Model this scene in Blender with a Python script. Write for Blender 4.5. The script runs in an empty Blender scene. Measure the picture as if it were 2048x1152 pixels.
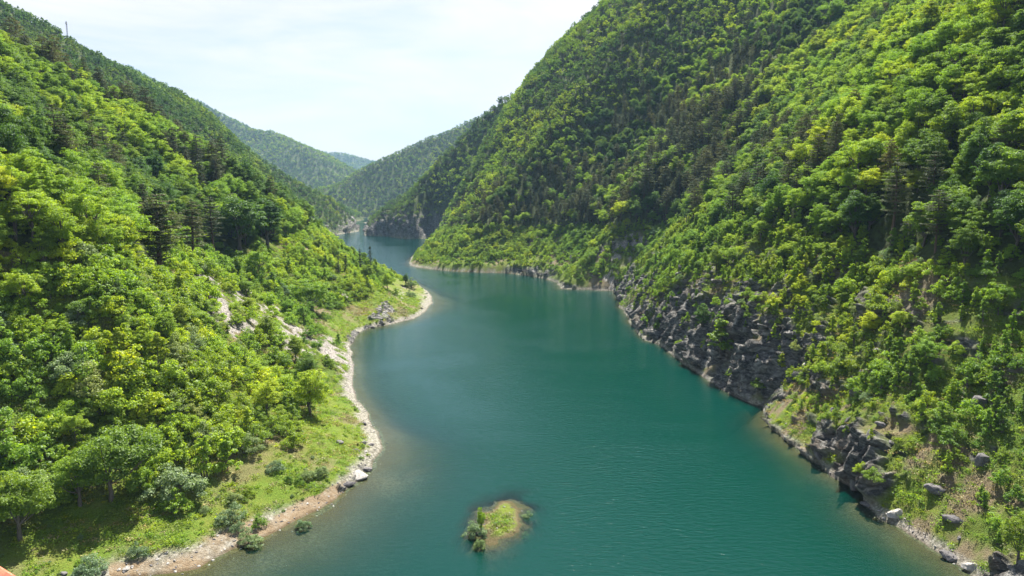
import bpy, math, random
import numpy as np

# ------------------------------------------------------------------ camera, sky, sun
scene = bpy.context.scene
COL = scene.collection
F_PX, CX, CY, HORIZON = 1365.0, 1024.0, 576.0, 395.0      # photograph is 2048 x 1152
H = 50.0                                                   # camera height over the lake
PITCH = math.atan((CY - HORIZON) / F_PX)

cam_d = bpy.data.cameras.new("camera")
cam_d.sensor_width = 36.0
cam_d.lens = 36.0 * F_PX / 2048.0
cam_d.clip_start = 0.1
cam_d.clip_end = 20000.0
cam = bpy.data.objects.new("camera", cam_d)
COL.objects.link(cam)
cam.location = (0, 0, H)
cam.rotation_euler = (math.pi / 2 - PITCH, 0, 0)
scene.camera = cam

SUN_EL, SUN_AZ = math.radians(59.0), math.radians(14.0)    # azimuth: right of straight ahead (+Y)
world = bpy.data.worlds.new("World")
scene.world = world
world.use_nodes = True
wn, wl = world.node_tree.nodes, world.node_tree.links
wn.clear()
w_out = wn.new("ShaderNodeOutputWorld")
w_bg = wn.new("ShaderNodeBackground")
w_sky = wn.new("ShaderNodeTexSky")
w_sky.sky_type = 'NISHITA'
w_sky.sun_disc = False
w_sky.sun_elevation = SUN_EL
w_sky.sun_rotation = SUN_AZ
w_sky.air_density = 1.0
w_sky.dust_density = 2.0
w_sky.ozone_density = 1.5
w_bg.inputs['Strength'].default_value = 0.053
# thin high cirrus drawn out in streaks, white over the blue
w_tc = wn.new("ShaderNodeTexCoord")
w_map = wn.new("ShaderNodeMapping")
w_map.inputs['Rotation'].default_value = (0.0, math.radians(-14), math.radians(20))
w_map.inputs['Scale'].default_value = (1.6, 2.0, 9.0)
w_noi = wn.new("ShaderNodeTexNoise")
w_noi.inputs['Scale'].default_value = 1.7
w_noi.inputs['Detail'].default_value = 7.0
w_noi.inputs['Roughness'].default_value = 0.55
w_noi.inputs['Distortion'].default_value = 0.6
w_rmp = wn.new("ShaderNodeMapRange")
w_rmp.inputs['From Min'].default_value = 0.36
w_rmp.inputs['From Max'].default_value = 0.72
w_rmp.inputs['To Min'].default_value = 0.30
w_rmp.inputs['To Max'].default_value = 1.0
w_mix = wn.new("ShaderNodeMix")
w_mix.data_type = 'RGBA'
w_mix.inputs['B'].default_value = (7.2, 6.75, 6.85, 1)
wl.new(w_tc.outputs['Generated'], w_map.inputs['Vector'])
wl.new(w_map.outputs['Vector'], w_noi.inputs['Vector'])
wl.new(w_noi.outputs['Fac'], w_rmp.inputs['Value'])
# less veil higher up
w_sep = wn.new("ShaderNodeSeparateXYZ")
w_el = wn.new("ShaderNodeMapRange")
w_el.interpolation_type = 'SMOOTHSTEP'
w_el.inputs['From Min'].default_value = 0.25
w_el.inputs['From Max'].default_value = 0.65
w_el.inputs['To Min'].default_value = 1.0
w_el.inputs['To Max'].default_value = 0.0
w_mul = wn.new("ShaderNodeMath")
w_mul.operation = 'MULTIPLY'
wl.new(w_tc.outputs['Generated'], w_sep.inputs[0])
wl.new(w_sep.outputs['Z'], w_el.inputs['Value'])
wl.new(w_el.outputs['Result'], w_mul.inputs[0])
wl.new(w_rmp.outputs['Result'], w_mul.inputs[1])
wl.new(w_mul.outputs[0], w_mix.inputs['Factor'])
wl.new(w_sky.outputs['Color'], w_mix.inputs['A'])
wl.new(w_mix.outputs['Result'], w_bg.inputs['Color'])
wl.new(w_bg.outputs['Background'], w_out.inputs['Surface'])

sun_d = bpy.data.lights.new("sun", 'SUN')
sun_d.energy = 5.0
sun_d.angle = math.radians(0.53)
sun_d.color = (1.0, 0.955, 0.87)
sun = bpy.data.objects.new("sun", sun_d)
COL.objects.link(sun)
from mathutils import Vector, Matrix
SUN_DIR = Vector((math.sin(SUN_AZ) * math.cos(SUN_EL), math.cos(SUN_AZ) * math.cos(SUN_EL), math.sin(SUN_EL)))
sun.rotation_euler = SUN_DIR.to_track_quat('Z', 'Y').to_euler()
sun.location = (0, 0, 400)

vs = scene.view_settings
vs.view_transform = 'Standard'
vs.look = 'None'
vs.gamma = 1.0
vs.exposure = 1.60
cy = scene.cycles
cy.max_bounces = 6
cy.diffuse_bounces = 2
cy.glossy_bounces = 2
cy.transmission_bounces = 3
cy.transparent_max_bounces = 8
cy.volume_bounces = 0
cy.use_denoising = True
cy.denoiser = 'OPENIMAGEDENOISE'
cy.denoising_input_passes = 'RGB_ALBEDO_NORMAL'
cy.denoising_prefilter = 'ACCURATE'
cy.adaptive_threshold = 0.006
cy.sample_clamp_direct = 10.0
cy.sample_clamp_indirect = 5.0

# ------------------------------------------------------------------ small maths
sp_, cp_ = math.sin(PITCH), math.cos(PITCH)

def ray(px, py):
    u, v = (px - CX) / F_PX, (CY - py) / F_PX
    return np.array([u, cp_ + v * sp_, -sp_ + v * cp_])

def at_depth(px, py, Y):
    d = ray(px, py)
    t = Y / d[1]
    return np.array([d[0] * t, Y, H + d[2] * t])

def on_water(px, py):
    d = ray(px, py)
    t = -H / d[2]
    return np.array([d[0] * t, d[1] * t])

def project(x, y, z):
    zc = y * cp_ - (z - H) * sp_
    yc = y * sp_ + (z - H) * cp_
    zc = np.maximum(zc, 1e-3)
    return CX + F_PX * x / zc, CY - F_PX * yc / zc

_prm = np.random.RandomState(7).permutation(1024)
_rv = np.random.RandomState(8).rand(1024) * 2 - 1

def _hash(i, j, k=0):
    return _rv[_prm[(_prm[(_prm[i & 1023] + j) & 1023] + k) & 1023]]

def noise2(x, y, seed=0):
    xi, yi = np.floor(x).astype(np.int64), np.floor(y).astype(np.int64)
    fx, fy = x - xi, y - yi
    fx = fx * fx * (3 - 2 * fx); fy = fy * fy * (3 - 2 * fy)
    a, b = _hash(xi, yi, seed), _hash(xi + 1, yi, seed)
    c, d = _hash(xi, yi + 1, seed), _hash(xi + 1, yi + 1, seed)
    return (a * (1 - fx) + b * fx) * (1 - fy) + (c * (1 - fx) + d * fx) * fy

def fbm2(x, y, octs, seed=0, gain=0.5, ridged=False):
    s, a, n = 0, 1.0, 0
    for o in range(octs):
        v = noise2(x, y, seed + o * 17)
        if ridged:
            v = 1 - 2 * np.abs(v)
        s = s + a * v; n += a
        a *= gain
        x, y = x * 1.9 * 0.8 - y * 1.9 * 0.6 + 3.1, x * 1.9 * 0.6 + y * 1.9 * 0.8 + 7.7
    return s / n

def noise3(x, y, z, seed=0):
    xi, yi, zi = (np.floor(v).astype(np.int64) for v in (x, y, z))
    fx, fy, fz = x - xi, y - yi, z - zi
    fx = fx * fx * (3 - 2 * fx); fy = fy * fy * (3 - 2 * fy); fz = fz * fz * (3 - 2 * fz)
    def h(i, j, k):
        return _hash(i + seed * 31, j, k)
    r = 0
    for dx in (0, 1):
        for dy in (0, 1):
            for dz in (0, 1):
                w = (fx if dx else 1 - fx) * (fy if dy else 1 - fy) * (fz if dz else 1 - fz)
                r = r + w * h(xi + dx, yi + dy, zi + dz)
    return r

def sstep(a, b, x):
    t = np.clip((x - a) / (b - a), 0, 1)
    return t * t * (3 - 2 * t)

def in_poly(px, py, poly):
    inside = np.zeros(np.shape(px), bool)
    n = len(poly)
    for i in range(n):
        x0, y0 = poly[i]; x1, y1 = poly[(i + 1) % n]
        if y0 == y1:
            continue
        c = ((y0 > py) != (y1 > py)) & (px < (x1 - x0) * (py - y0) / (y1 - y0) + x0)
        inside ^= c
    return inside

# ------------------------------------------------------------------ lake outline
left_px = [(60, 1290), (160, 1200), (235, 1160), (330, 1146), (402, 1134), (470, 1098), (520, 1078), (572, 1056),
           (640, 1016), (690, 978), (722, 962), (748, 935), (768, 898), (752, 868), (742, 848), (722, 812), (706, 775),
           (712, 745), (706, 722), (700, 694), (716, 668), (742, 656), (778, 650), (826, 638), (850, 625), (866, 606),
           (862, 590), (846, 575), (812, 558), (770, 545), (720, 532), (684, 522), (668, 514), (676, 504), (694, 494),
           (676, 489), (662, 480), (664, 471), (690, 467), (716, 463), (718, 456), (712, 451), (704, 447), (700, 444)]
right_px = [(2350, 1500), (2160, 1330), (2020, 1210), (1960, 1165), (1925, 1135), (1890, 1112), (1850, 1090), (1800, 1058),
            (1760, 1038), (1736, 1016), (1722, 985), (1700, 975), (1660, 952), (1640, 935), (1612, 915), (1600, 900),
            (1565, 878), (1540, 855), (1530, 830), (1524, 812), (1498, 806), (1480, 798), (1440, 776), (1400, 752),
            (1366, 728), (1340, 708), (1318, 690), (1290, 682), (1276, 664), (1256, 640), (1240, 615), (1232, 594),
            (1230, 582), (1180, 580), (1122, 578), (1116, 566), (1090, 558), (1060, 552), (1010, 546), (960, 545),
            (900, 542), (860, 538), (826, 533), (818, 528), (824, 514), (846, 496), (868, 484), (880, 477),
            (860, 476), (840, 478), (808, 478), (776, 473), (744, 472), (728, 470), (730, 463), (742, 454), (736, 448), (724, 445)]
LP = [on_water(*p) for p in left_px]
RP = [on_water(*p) for p in right_px]
poly_w = np.array([[-90, -200]] + [list(LP[0])] + [list(p) for p in LP[1:]] +
                  [[-335, 1560], [-420, 1700], [-300, 1720], [-290, 1560]] +
                  [list(p) for p in RP[::-1]] + [[80, 30], [85, -200]])

def lake_dist(x, y):
    """signed distance to the shoreline, positive on land"""
    x = np.asarray(x, float); y = np.asarray(y, float)
    # ragged shoreline
    wx = x + fbm2(x / 7.0, y / 7.0, 3, 90) * 1.1
    wy = y + fbm2(x / 7.0, y / 7.0, 3, 190) * 1.1
    best = np.full(x.shape, 1e12)
    inside = np.zeros(x.shape, bool)
    n = len(poly_w)
    for i in range(n):
        x0, y0 = poly_w[i]; x1, y1 = poly_w[(i + 1) % n]
        ex, ey = x1 - x0, y1 - y0
        L2 = ex * ex + ey * ey
        if L2 < 1e-9:
            continue
        t = np.clip(((wx - x0) * ex + (wy - y0) * ey) / L2, 0, 1)
        d2 = (wx - x0 - t * ex) ** 2 + (wy - y0 - t * ey) ** 2
        np.minimum(best, d2, out=best)
        if y0 != y1:
            inside ^= ((y0 > wy) != (y1 > wy)) & (wx < ex * (wy - y0) / ey + x0)
    d = np.sqrt(best)
    return np.where(inside, -d, d)

# shore profile: px, py, cliff height, cliff width, first slope, its width, upper slope, bed slope
PROF = [
    (235, 1160, 0.2, 2, .24, 20, .80, .10), (420, 1125, 0.2, 2, .24, 20, .80, .10), (572, 1056, .3, 2, .24, 20, .75, .11),
    (690, 978, 1.0, 1.5, .24, 19, .72, .13), (768, 898, 0.6, 2, .22, 20, .72, .16), (722, 812, .4, 2, .30, 15, .70, .3),
    (704, 735, .4, 2, .52, 10, .66, .4), (716, 668, .6, 2, .45, 12, .62, .4), (780, 648, .8, 2, .30, 12, .5, .3),
    (866, 604, .4, 2, .15, 14, .34, .15), (812, 558, .3, 2, .2, 16, .40, .3), (720, 532, .3, 2, .2, 15, .60, .3),
    (694, 494, .3, 2, .15, 16, .8, .2), (664, 472, 2, 4, .5, 10, .9, .5), (716, 460, 14, 8, .9, 10, 1.0, .5),
    (700, 444, 4, 8, .5, 10, .5, .5),
    (2160, 1330, 2.5, 4, .55, 16, .85, .3), (1960, 1165, 2.5, 3, .55, 18, .90, .22), (1850, 1090, 1.5, 3, .55, 16, .9, .25),
    (1760, 1038, 2.5, 3, .5, 12, .92, .3), (1712, 980, 7, 2, .75, 10, .92, .5), (1640, 935, 2.5, 3, .5, 4, 1.2, .4),
    (1580, 890, .8, 2, .38, 5, 1.45, .3), (1535, 850, .8, 2, .38, 4, 1.5, .3), (1500, 806, 14, 9, .8, 10, .95, .9),
    (1400, 752, 15, 8, .75, 10, .98, 1.2), (1318, 690, 11, 8, .8, 10, .98, 1.2), (1256, 640, 7, 6, .8, 10, .98, 1.0),
    (1232, 594, 6, 5, .9, 10, 1.0, .8), (1190, 580, 1.5, 2, .6, 10, 1.15, .4), (1122, 572, 2.5, 2, .5, 12, 1.15, .5),
    (1060, 552, 4.5, 3, .45, 20, .95, .5), (960, 545, 3.0, 2, .35, 26, .75, .4), (820, 528, 2.5, 3, .30, 24, .7, .4),
    (832, 506, 3, 4, .5, 20, 1.15, .5), (850, 494, 4, 5, .6, 18, 2.0, .8), (868, 484, 6, 8, .9, 14, 2.1, .8), (872, 477, 18, 14, 1.0, 10, 1.6, 1.0), (790, 475, 20, 12, .9, 10, 1.15, 1.0),
    (730, 466, 7, 6, .7, 14, .75, .6), (730, 446, 5, 8, .5, 10, .6, .5)]
PW = np.array([on_water(p[0], p[1]) for p in PROF])
PV = np.array([p[2:] for p in PROF], float)

# crest lines: (px, py, depth) read off the photograph, plus side slope of the tent
TREE_H = 9.0
def crest(pts, slope, drop=TREE_H):
    return (np.array([at_depth(*p) - np.array([0, 0, drop]) for p in pts]), slope)
RIDGES = [
    (np.array([[330, -150, 250], [340, 150, 270], [350, 330, 300], [300, 480, 330], [230, 600, 330]], float), .75),
    crest([(1620, -420, 560), (1400, -240, 640), (1200, -75, 735), (1080, 40, 815), (1000, 176, 915), (931, 312, 1000), (859, 360, 1050),
           (800, 390, 1080), (756, 416, 1090), (736, 444, 1100)], 1.15, 7),
    (np.array([[-300, -150, 150], [-260, 60, 150], [-245, 170, 140]], float), .6),
    crest([(-250, -90, 250), (-80, 25, 285), (0, 84, 310), (120, 162, 345), (250, 246, 400), (380, 324, 450), (480, 374, 500),
           (580, 408, 590), (640, 436, 680)], .50, 11),
    crest([(-300, -160, 620), (-100, -40, 650), (0, 15, 670), (60, 52, 690), (120, 82, 715), (150, 96, 730), (215, 122, 760), (290, 150, 800), (400, 206, 850), (460, 248, 880),
           (520, 292, 910), (560, 335, 940), (600, 366, 970), (660, 398, 1000), (690, 425, 1015)], .55),
    crest([(1150, 120, 2000), (1000, 172, 1900), (927, 216, 1850), (895, 238, 1830), (847, 280, 1800), (803, 303, 1790), (755, 319, 1780),
           (724, 330, 1770), (680, 356, 1770), (652, 380, 1780)], .62, 8),
    crest([(250, 130, 3300), (350, 182, 3100), (430, 220, 3000), (500, 250, 2900), (560, 262, 2800), (600, 284, 2750), (640, 312, 2700), (680, 342, 2650),
           (715, 372, 2600)], .55, 12),
    crest([(560, 315, 5600), (640, 301, 5500), (668, 304, 5450), (700, 309, 5400), (745, 320, 5350), (800, 345, 5300)], .4, 10),
]

ISL_C = on_water(1000, 1042)

def smin(a, b, k):
    h = np.clip(.5 + .5 * (b - a) / k, 0, 1)
    return b * (1 - h) + a * h - k * h * (1 - h)

def terrain(x, y, parts=False):
    x = np.asarray(x, float); y = np.asarray(y, float)
    d = lake_dist(x, y)
    # profile values by inverse distance
    W = np.zeros(x.shape); V = [np.zeros(x.shape) for _ in range(6)]
    for (qx, qy), v in zip(PW, PV):
        w = 1.0 / ((x - qx) ** 2 + (y - qy) ** 2 + 20.0) ** 1.7
        W += w
        for k in range(6):
            V[k] += w * v[k]
    hc, wc, g0, db, g1, gb = (v / W for v in V)
    jag = fbm2(x / 11.0, y / 11.0, 4, 40, .55, True)
    dl = np.maximum(d, 0)
    hc = hc * (1 + .45 * jag)
    rise = hc * (1 - np.exp(-(dl / wc) ** 1.3)) + g0 * np.minimum(dl, db) + g1 * np.logaddexp(0, (dl - db) / 3) * 3 * 1.0
    rise -= g1 * math.log(1) 
    cap = np.full(x.shape, 2.0)
    for P, s in RIDGES:
        bz = np.full(x.shape, -1e9)
        for i in range(len(P) - 1):
            ax, ay, az = P[i]; bx_, by_, bz_ = P[i + 1]
            ex, ey = bx_ - ax, by_ - ay
            t = np.clip(((x - ax) * ex + (y - ay) * ey) / (ex * ex + ey * ey), 0, 1)
            dd = np.sqrt((x - ax - t * ex) ** 2 + (y - ay - t * ey) ** 2)
            np.maximum(bz, az + (bz_ - az) * t - s * (np.sqrt(dd * dd + 64) - 8), out=bz)
        cap = -smin(-cap, -bz, 16.0)
    r = np.hypot(x, y)
    # slow undulation, gullies running down the slopes
    big = fbm2(x / 95.0, y / 95.0, 4, 3) * 9.0 + fbm2(x / 38.0, y / 38.0, 3, 23, .5, True) * 3.0
    far = sstep(900, 2200, r)
    big = big * (1 - far) + far * (fbm2(x / 320.0, y / 320.0, 5, 5, .5, True) * 24.0 - 8)
    land = smin(rise, cap, 14.0)
    land = np.where(d > 0, np.maximum(land, .03 * dl), 0)
    land = land + big * sstep(8, 70, dl)
    land = land + fbm2(x / 4.5, y / 4.5, 3, 60) * .45 * sstep(1.0, 8, dl)
    land = np.maximum(land, .02 * dl)
    bed = -gb * (np.maximum(-d, 0)) ** 1.12 + fbm2(x / 6.0, y / 6.0, 3, 77) * .25 * sstep(.5, 5, -d)
    bed = np.maximum(bed, -14.0)
    z = np.where(d > 0, land, bed)
    # the drowned spit beside the left shore
    sx, sy = on_water(805, 955)
    a = math.radians(48)
    ux = (x - sx) * math.cos(a) + (y - sy) * math.sin(a); uy = -(x - sx) * math.sin(a) + (y - sy) * math.cos(a)
    spit = -1.15 - ((ux / 9.5) ** 2 + (uy / 3.2) ** 2) * 1.6
    z = np.where(d < 0, np.maximum(z, spit + fbm2(x / 3.0, y / 3.0, 2, 88) * .3), z)
    # island
    ix, iy = x - ISL_C[0], y - ISL_C[1]
    ix = ix - .12 * iy
    ix = ix + fbm2(x / 3.2, y / 3.2, 4, 99) * 2.0; iy = iy + fbm2(x / 3.2, y / 3.2, 4, 199) * 2.4
    rr = np.sqrt((ix / 3.8) ** 2 + (iy / 7.6) ** 2)
    isl = np.where(rr < 1, .45 * (1 - rr ** 2) - .08, -.08 - 2.3 * (rr - 1) * (1 + 2.2 * np.maximum(rr - 1, 0))) + fbm2(x / 1.2, y / 1.2, 3, 260) * .10
    z = np.maximum(z, isl)
    if parts:
        return z, d, hc, rr
    return z

# ------------------------------------------------------------------ polar terrain grid round the camera
AZ = np.radians(np.linspace(-48, 48, 1550))
RR = np.concatenate([np.geomspace(38, 84, 36, endpoint=False), np.geomspace(84, 430, 900, endpoint=False),
                     np.geomspace(430, 1250, 260, endpoint=False), np.geomspace(1250, 6400, 190)])
NR, NA = len(RR), len(AZ)
GX = RR[:, None] * np.sin(AZ)[None, :]
GY = RR[:, None] * np.cos(AZ)[None, :]
GZ, GD, GHC, GI = terrain(GX, GY, True)
gr = np.gradient(GZ, axis=0) / np.gradient(RR)[:, None]
ga = np.gradient(GZ, axis=1) / (RR[:, None] * (AZ[1] - AZ[0]))
GS = np.hypot(gr, ga)                                       # slope

def grid_sample(A, x, y):
    r = np.hypot(x, y); a = np.arctan2(x, y)
    fi = np.interp(r, RR, np.arange(NR)); fj = np.interp(a, AZ, np.arange(NA))
    i = np.clip(fi.astype(int), 0, NR - 2); j = np.clip(fj.astype(int), 0, NA - 2)
    u, v = fi - i, fj - j
    return (A[i, j] * (1 - v) + A[i, j + 1] * v) * (1 - u) + (A[i + 1, j] * (1 - v) + A[i + 1, j + 1] * v) * u

GT = (GZ - H) / RR[:, None]                                 # tangent of elevation, and the horizon in front
GHOR = np.maximum.accumulate(GT, axis=0)

def ground_at_px(px, py):
    """the point of the ground seen at a pixel of the photograph"""
    d = ray(px, py)
    hyp = math.hypot(d[0], d[1])
    tan = d[2] / hyp
    az = math.atan2(d[0], d[1])
    fj = np.interp(az, AZ, np.arange(NA)); j = int(min(fj, NA - 2)); v = fj - j
    col = GT[:, j] * (1 - v) + GT[:, j + 1] * v
    hit = np.nonzero(col >= tan)[0]
    i = hit[0] if len(hit) else NR - 1
    if i > 0:
        t = (tan - col[i - 1]) / (col[i] - col[i - 1] + 1e-9)
        r = RR[i - 1] + (RR[i] - RR[i - 1]) * min(max(t, 0), 1)
    else:
        r = RR[0]
    x, y = r * math.sin(az), r * math.cos(az)
    return x, y, float(grid_sample(GZ, x, y))

# ------------------------------------------------------------------ material helpers
def new_mat(name):
    m = bpy.data.materials.new(name)
    m.use_nodes = True
    m.node_tree.nodes.clear()
    return m, m.node_tree.nodes, m.node_tree.links

def nd(ns, typ, **kw):
    n = ns.new(typ)
    for k, v in kw.items():
        if k.startswith('_'):
            setattr(n, k[1:], v)
        else:
            n.inputs[k].default_value = v
    return n

def ramp(ns, stops, interp='LINEAR'):
    r = ns.new("ShaderNodeValToRGB")
    r.color_ramp.interpolation = interp
    e = r.color_ramp.elements
    while len(e) < len(stops):
        e.new(.5)
    for k, (p, c) in enumerate(stops):
        e[k].position = p
        e[k].color = (*c, 1) if len(c) == 3 else c
    return r

def mixc(ns, ls, fac, a, b, blend='MIX'):
    m = ns.new("ShaderNodeMix"); m.data_type = 'RGBA'; m.blend_type = blend
    for s, v in (('Factor', fac), ('A', a), ('B', b)):
        if isinstance(v, (int, float)):
            m.inputs[s].default_value = v
        elif isinstance(v, tuple):
            m.inputs[s].default_value = (*v, 1)
        else:
            ls.new(v, m.inputs[s])
    return m.outputs['Result']

def tag(o, label=None, cat=None, group=None, kind=None):
    if label: o['label'] = label
    if cat: o['category'] = cat
    if group: o['group'] = group
    if kind: o['kind'] = kind
    return o

def mesh_np(name, verts, faces, mats=(), smooth=False, face_mat=None):
    """verts (n,3), faces (m,k) all of the same size"""
    verts = np.asarray(verts, np.float32); faces = np.asarray(faces, np.int32)
    me = bpy.data.meshes.new(name)
    k = faces.shape[1]
    me.vertices.add(len(verts)); me.vertices.foreach_set('co', verts.ravel())
    me.loops.add(faces.size); me.loops.foreach_set('vertex_index', faces.ravel())
    me.polygons.add(len(faces))
    me.polygons.foreach_set('loop_start', np.arange(0, faces.size, k, dtype=np.int32))
    if face_mat is not None:
        me.polygons.foreach_set('material_index', np.asarray(face_mat, np.int32))
    me.polygons.foreach_set('use_smooth', np.full(len(faces), smooth))
    for m in mats:
        me.materials.append(m)
    me.update(calc_edges=True)
    return me

def add_obj(name, me, parent=None):
    o = bpy.data.objects.new(name, me)
    COL.objects.link(o)
    if parent:
        o.parent = parent
    return o

def add_attr(me, name, vals):
    a = me.attributes.new(name, 'FLOAT', 'POINT')
    a.data.foreach_set('value', np.asarray(vals, np.float32).ravel())

def attr(ns, name):
    n = ns.new("ShaderNodeAttribute"); n.attribute_name = name
    return n.outputs['Fac']

# ------------------------------------------------------------------ ground material
def make_ground_mat():
    m, ns, ls = new_mat("ground")
    out = ns.new("ShaderNodeOutputMaterial")
    pb = nd(ns, "ShaderNodeBsdfPrincipled", Roughness=.95)
    pb.inputs['Specular IOR Level'].default_value = .15
    geo = ns.new("ShaderNodeNewGeometry")
    P = geo.outputs['Position']
    def noise(scale, detail=5, rough=.6, dist=0.0):
        n = nd(ns, "ShaderNodeTexNoise", Scale=scale, Detail=detail, Roughness=rough, Distortion=dist)
        ls.new(P, n.inputs['Vector'])
        return n.outputs['Fac']
    n1, n2, n3 = noise(.11, 6), noise(.9, 6, .7), noise(4.5, 4, .7)
    gr_ = ramp(ns, [(.30, (.150, .125, .052)), (.44, (.155, .185, .030)), (.56, (.120, .190, .022)), (.72, (.175, .215, .030))])
    mx = ns.new("ShaderNodeMath"); mx.operation = 'MULTIPLY_ADD'; mx.inputs[1].default_value = .55; mx.inputs[2].default_value = .22
    ls.new(n2, mx.inputs[0])
    ad = ns.new("ShaderNodeMath"); ad.operation = 'MULTIPLY_ADD'; ad.inputs[1].default_value = .5
    ls.new(n1, ad.inputs[0]); 
    mm = ns.new("ShaderNodeMath"); mm.operation = 'MULTIPLY'; mm.inputs[1].default_value = .5
    ls.new(mx.outputs[0], mm.inputs[0]); ls.new(mm.outputs[0], ad.inputs[2])
    ls.new(ad.outputs[0], gr_.inputs['Fac'])
    grass = gr_.outputs['Color']
    gsp = ramp(ns, [(.35, (.55, .55, .5)), (.6, (1.15, 1.15, 1.1))])
    ls.new(n3, gsp.inputs['Fac'])
    grass = mixc(ns, ls, .8, grass, gsp.outputs['Color'], 'MULTIPLY')
    # forest floor
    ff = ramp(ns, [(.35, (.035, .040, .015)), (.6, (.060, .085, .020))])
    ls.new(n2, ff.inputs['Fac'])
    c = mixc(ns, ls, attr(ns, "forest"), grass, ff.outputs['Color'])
    # soil
    so = ramp(ns, [(.3, (.13, .095, .062)), (.7, (.26, .20, .13))])
    ls.new(n3, so.inputs['Fac'])
    c = mixc(ns, ls, attr(ns, "soil"), c, so.outputs['Color'])
    # scree: pale gravel
    vo = nd(ns, "ShaderNodeTexVoronoi", Scale=2.2, Randomness=1.0)
    ls.new(P, vo.inputs['Vector'])
    sc = ramp(ns, [(0.0, (.50, .46, .42)), (.35, (.36, .335, .31)), (.8, (.17, .155, .14))])
    ls.new(vo.outputs['Distance'], sc.inputs['Fac'])
    sc2 = ramp(ns, [(.3, (.6, .58, .55)), (.65, (1.2, 1.18, 1.15))])
    ls.new(n2, sc2.inputs['Fac'])
    scc = mixc(ns, ls, 1.0, sc.outputs['Color'], sc2.outputs['Color'], 'MULTIPLY')
    c = mixc(ns, ls, attr(ns, "scree"), c, scc)
    # orange clay beach
    cl = ramp(ns, [(.3, (.17, .12, .07)), (.5, (.27, .20, .125)), (.7, (.33, .29, .225))])
    ls.new(n2, cl.inputs['Fac'])
    c = mixc(ns, ls, attr(ns, "clay"), c, cl.outputs['Color'])
    # rock, tilted strata and cracks
    mp = nd(ns, "ShaderNodeMapping", Rotation=(0.3, .7, .4), Scale=(.55, .55, 1.6))
    ls.new(P, mp.inputs['Vector'])
    rn = nd(ns, "ShaderNodeTexNoise", Scale=.55, Detail=9, Roughness=.68, Distortion=1.2)
    ls.new(mp.outputs['Vector'], rn.inputs['Vector'])
    rk = ramp(ns, [(.33, (.032, .033, .034)), (.45, (.095, .094, .089)), (.55, (.225, .217, .200)), (.69, (.47, .45, .41))])
    ls.new(rn.outputs['Fac'], rk.inputs['Fac'])
    rst = ramp(ns, [(.55, (0, 0, 0)), (.75, (.7, .7, .7))])
    ls.new(n1, rst.inputs['Fac'])
    rkc = mixc(ns, ls, rst.outputs['Color'], rk.outputs['Color'], (.17, .115, .07))
    c = mixc(ns, ls, attr(ns, "rock"), c, rkc)
    # wet line and drowned bed
    wetc = mixc(ns, ls, 1.0, c, (.42, .40, .34), 'MULTIPLY')
    c = mixc(ns, ls, attr(ns, "wet"), c, wetc)
    ls.new(c, pb.inputs['Base Color'])
    b1 = nd(ns, "ShaderNodeBump", Strength=.9, Distance=.5)
    ls.new(n3, b1.inputs['Height'])
    b2 = nd(ns, "ShaderNodeBump", Distance=1.6)
    ls.new(attr(ns, "rock"), b2.inputs['Strength'])
    ls.new(rn.outputs['Fac'], b2.inputs['Height'])
    ls.new(b1.outputs['Normal'], b2.inputs['Normal'])
    ls.new(b2.outputs['Normal'], pb.inputs['Normal'])
    ls.new(pb.outputs['BSDF'], out.inputs['Surface'])
    return m

# ------------------------------------------------------------------ zones, drawn on the photograph's outlines
GPX, GPY = project(GX, GY, GZ)
Zscree = [[(388, 550), (470, 552), (548, 604), (604, 655), (650, 690), (640, 722), (560, 690), (480, 668), (420, 650), (392, 612)],
          [(640, 672), (690, 690), (712, 690), (716, 800), (690, 790), (668, 750), (640, 712)],
          [(372, 690), (402, 690), (405, 735), (382, 735)], [(130, 830), (170, 840), (190, 900), (140, 890)],
          [(665, 585), (705, 588), (700, 605), (668, 600)],
          [(1240, 480), (1280, 474), (1256, 520), (1236, 545), (1230, 582), (1206, 582), (1220, 530)],
          [(786, 584), (812, 586), (810, 600), (786, 598)]]
Zclay = [[(215, 1200), (225, 1120), (330, 1090), (420, 1075), (520, 1040), (600, 1000), (690, 950), (700, 990), (560, 1085), (400, 1160)]]
Zgrass = [[(-50, 1130), (150, 1010), (300, 1010), (440, 920), (570, 880), (660, 790), (740, 790), (800, 900), (700, 990), (300, 1160), (-50, 1250)],
          [(640, 640), (740, 600), (770, 560), (870, 560), (890, 610), (700, 700)],
          [(1700, 990), (1800, 930), (1870, 980), (1880, 1080), (1740, 1020)],
          [(1530, 800), (1570, 810), (1700, 960), (1540, 870)]]
WX = GPX + fbm2(GX / 4, GY / 4, 4, 300) * 30; WY = GPY + fbm2(GX / 4, GY / 4, 4, 330) * 20
near = RR[:, None] < 800
def zone(polys):
    z = np.zeros(GX.shape, bool)
    for p in polys:
        z |= in_poly(WX, WY, p)
    return z & near & (GD > -1)
nz = fbm2(GX / 3.0, GY / 3.0, 4, 410)
nz2 = fbm2(GX / 9.0, GY / 9.0, 4, 430)
scree = zone(Zscree) * sstep(-.25, .15, nz + .35 * nz2)
beach = sstep(1.7, .7, GZ + .5 * nz) * sstep(-6, -1, GD) * (RR[:, None] < 1400)
scree = np.maximum(scree, beach * .85 * (GX < 30) + beach * .75 * (GX >= 30))
clay = zone(Zclay) * sstep(3.6, 2.0, GD) * sstep(-.7, .1, nz)
clay = np.maximum(clay, zone(Zclay) * sstep(-.1, .3, nz2) * sstep(8, 3, GD) * .9)
rock = sstep(1.1, 1.5, GS + nz2 * .35 - .6 * (GX < -20) * (RR[:, None] < 700)) * (GZ > -.5) * sstep(40, 22, GZ + 6 * nz2) * (GD < 60)
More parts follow.
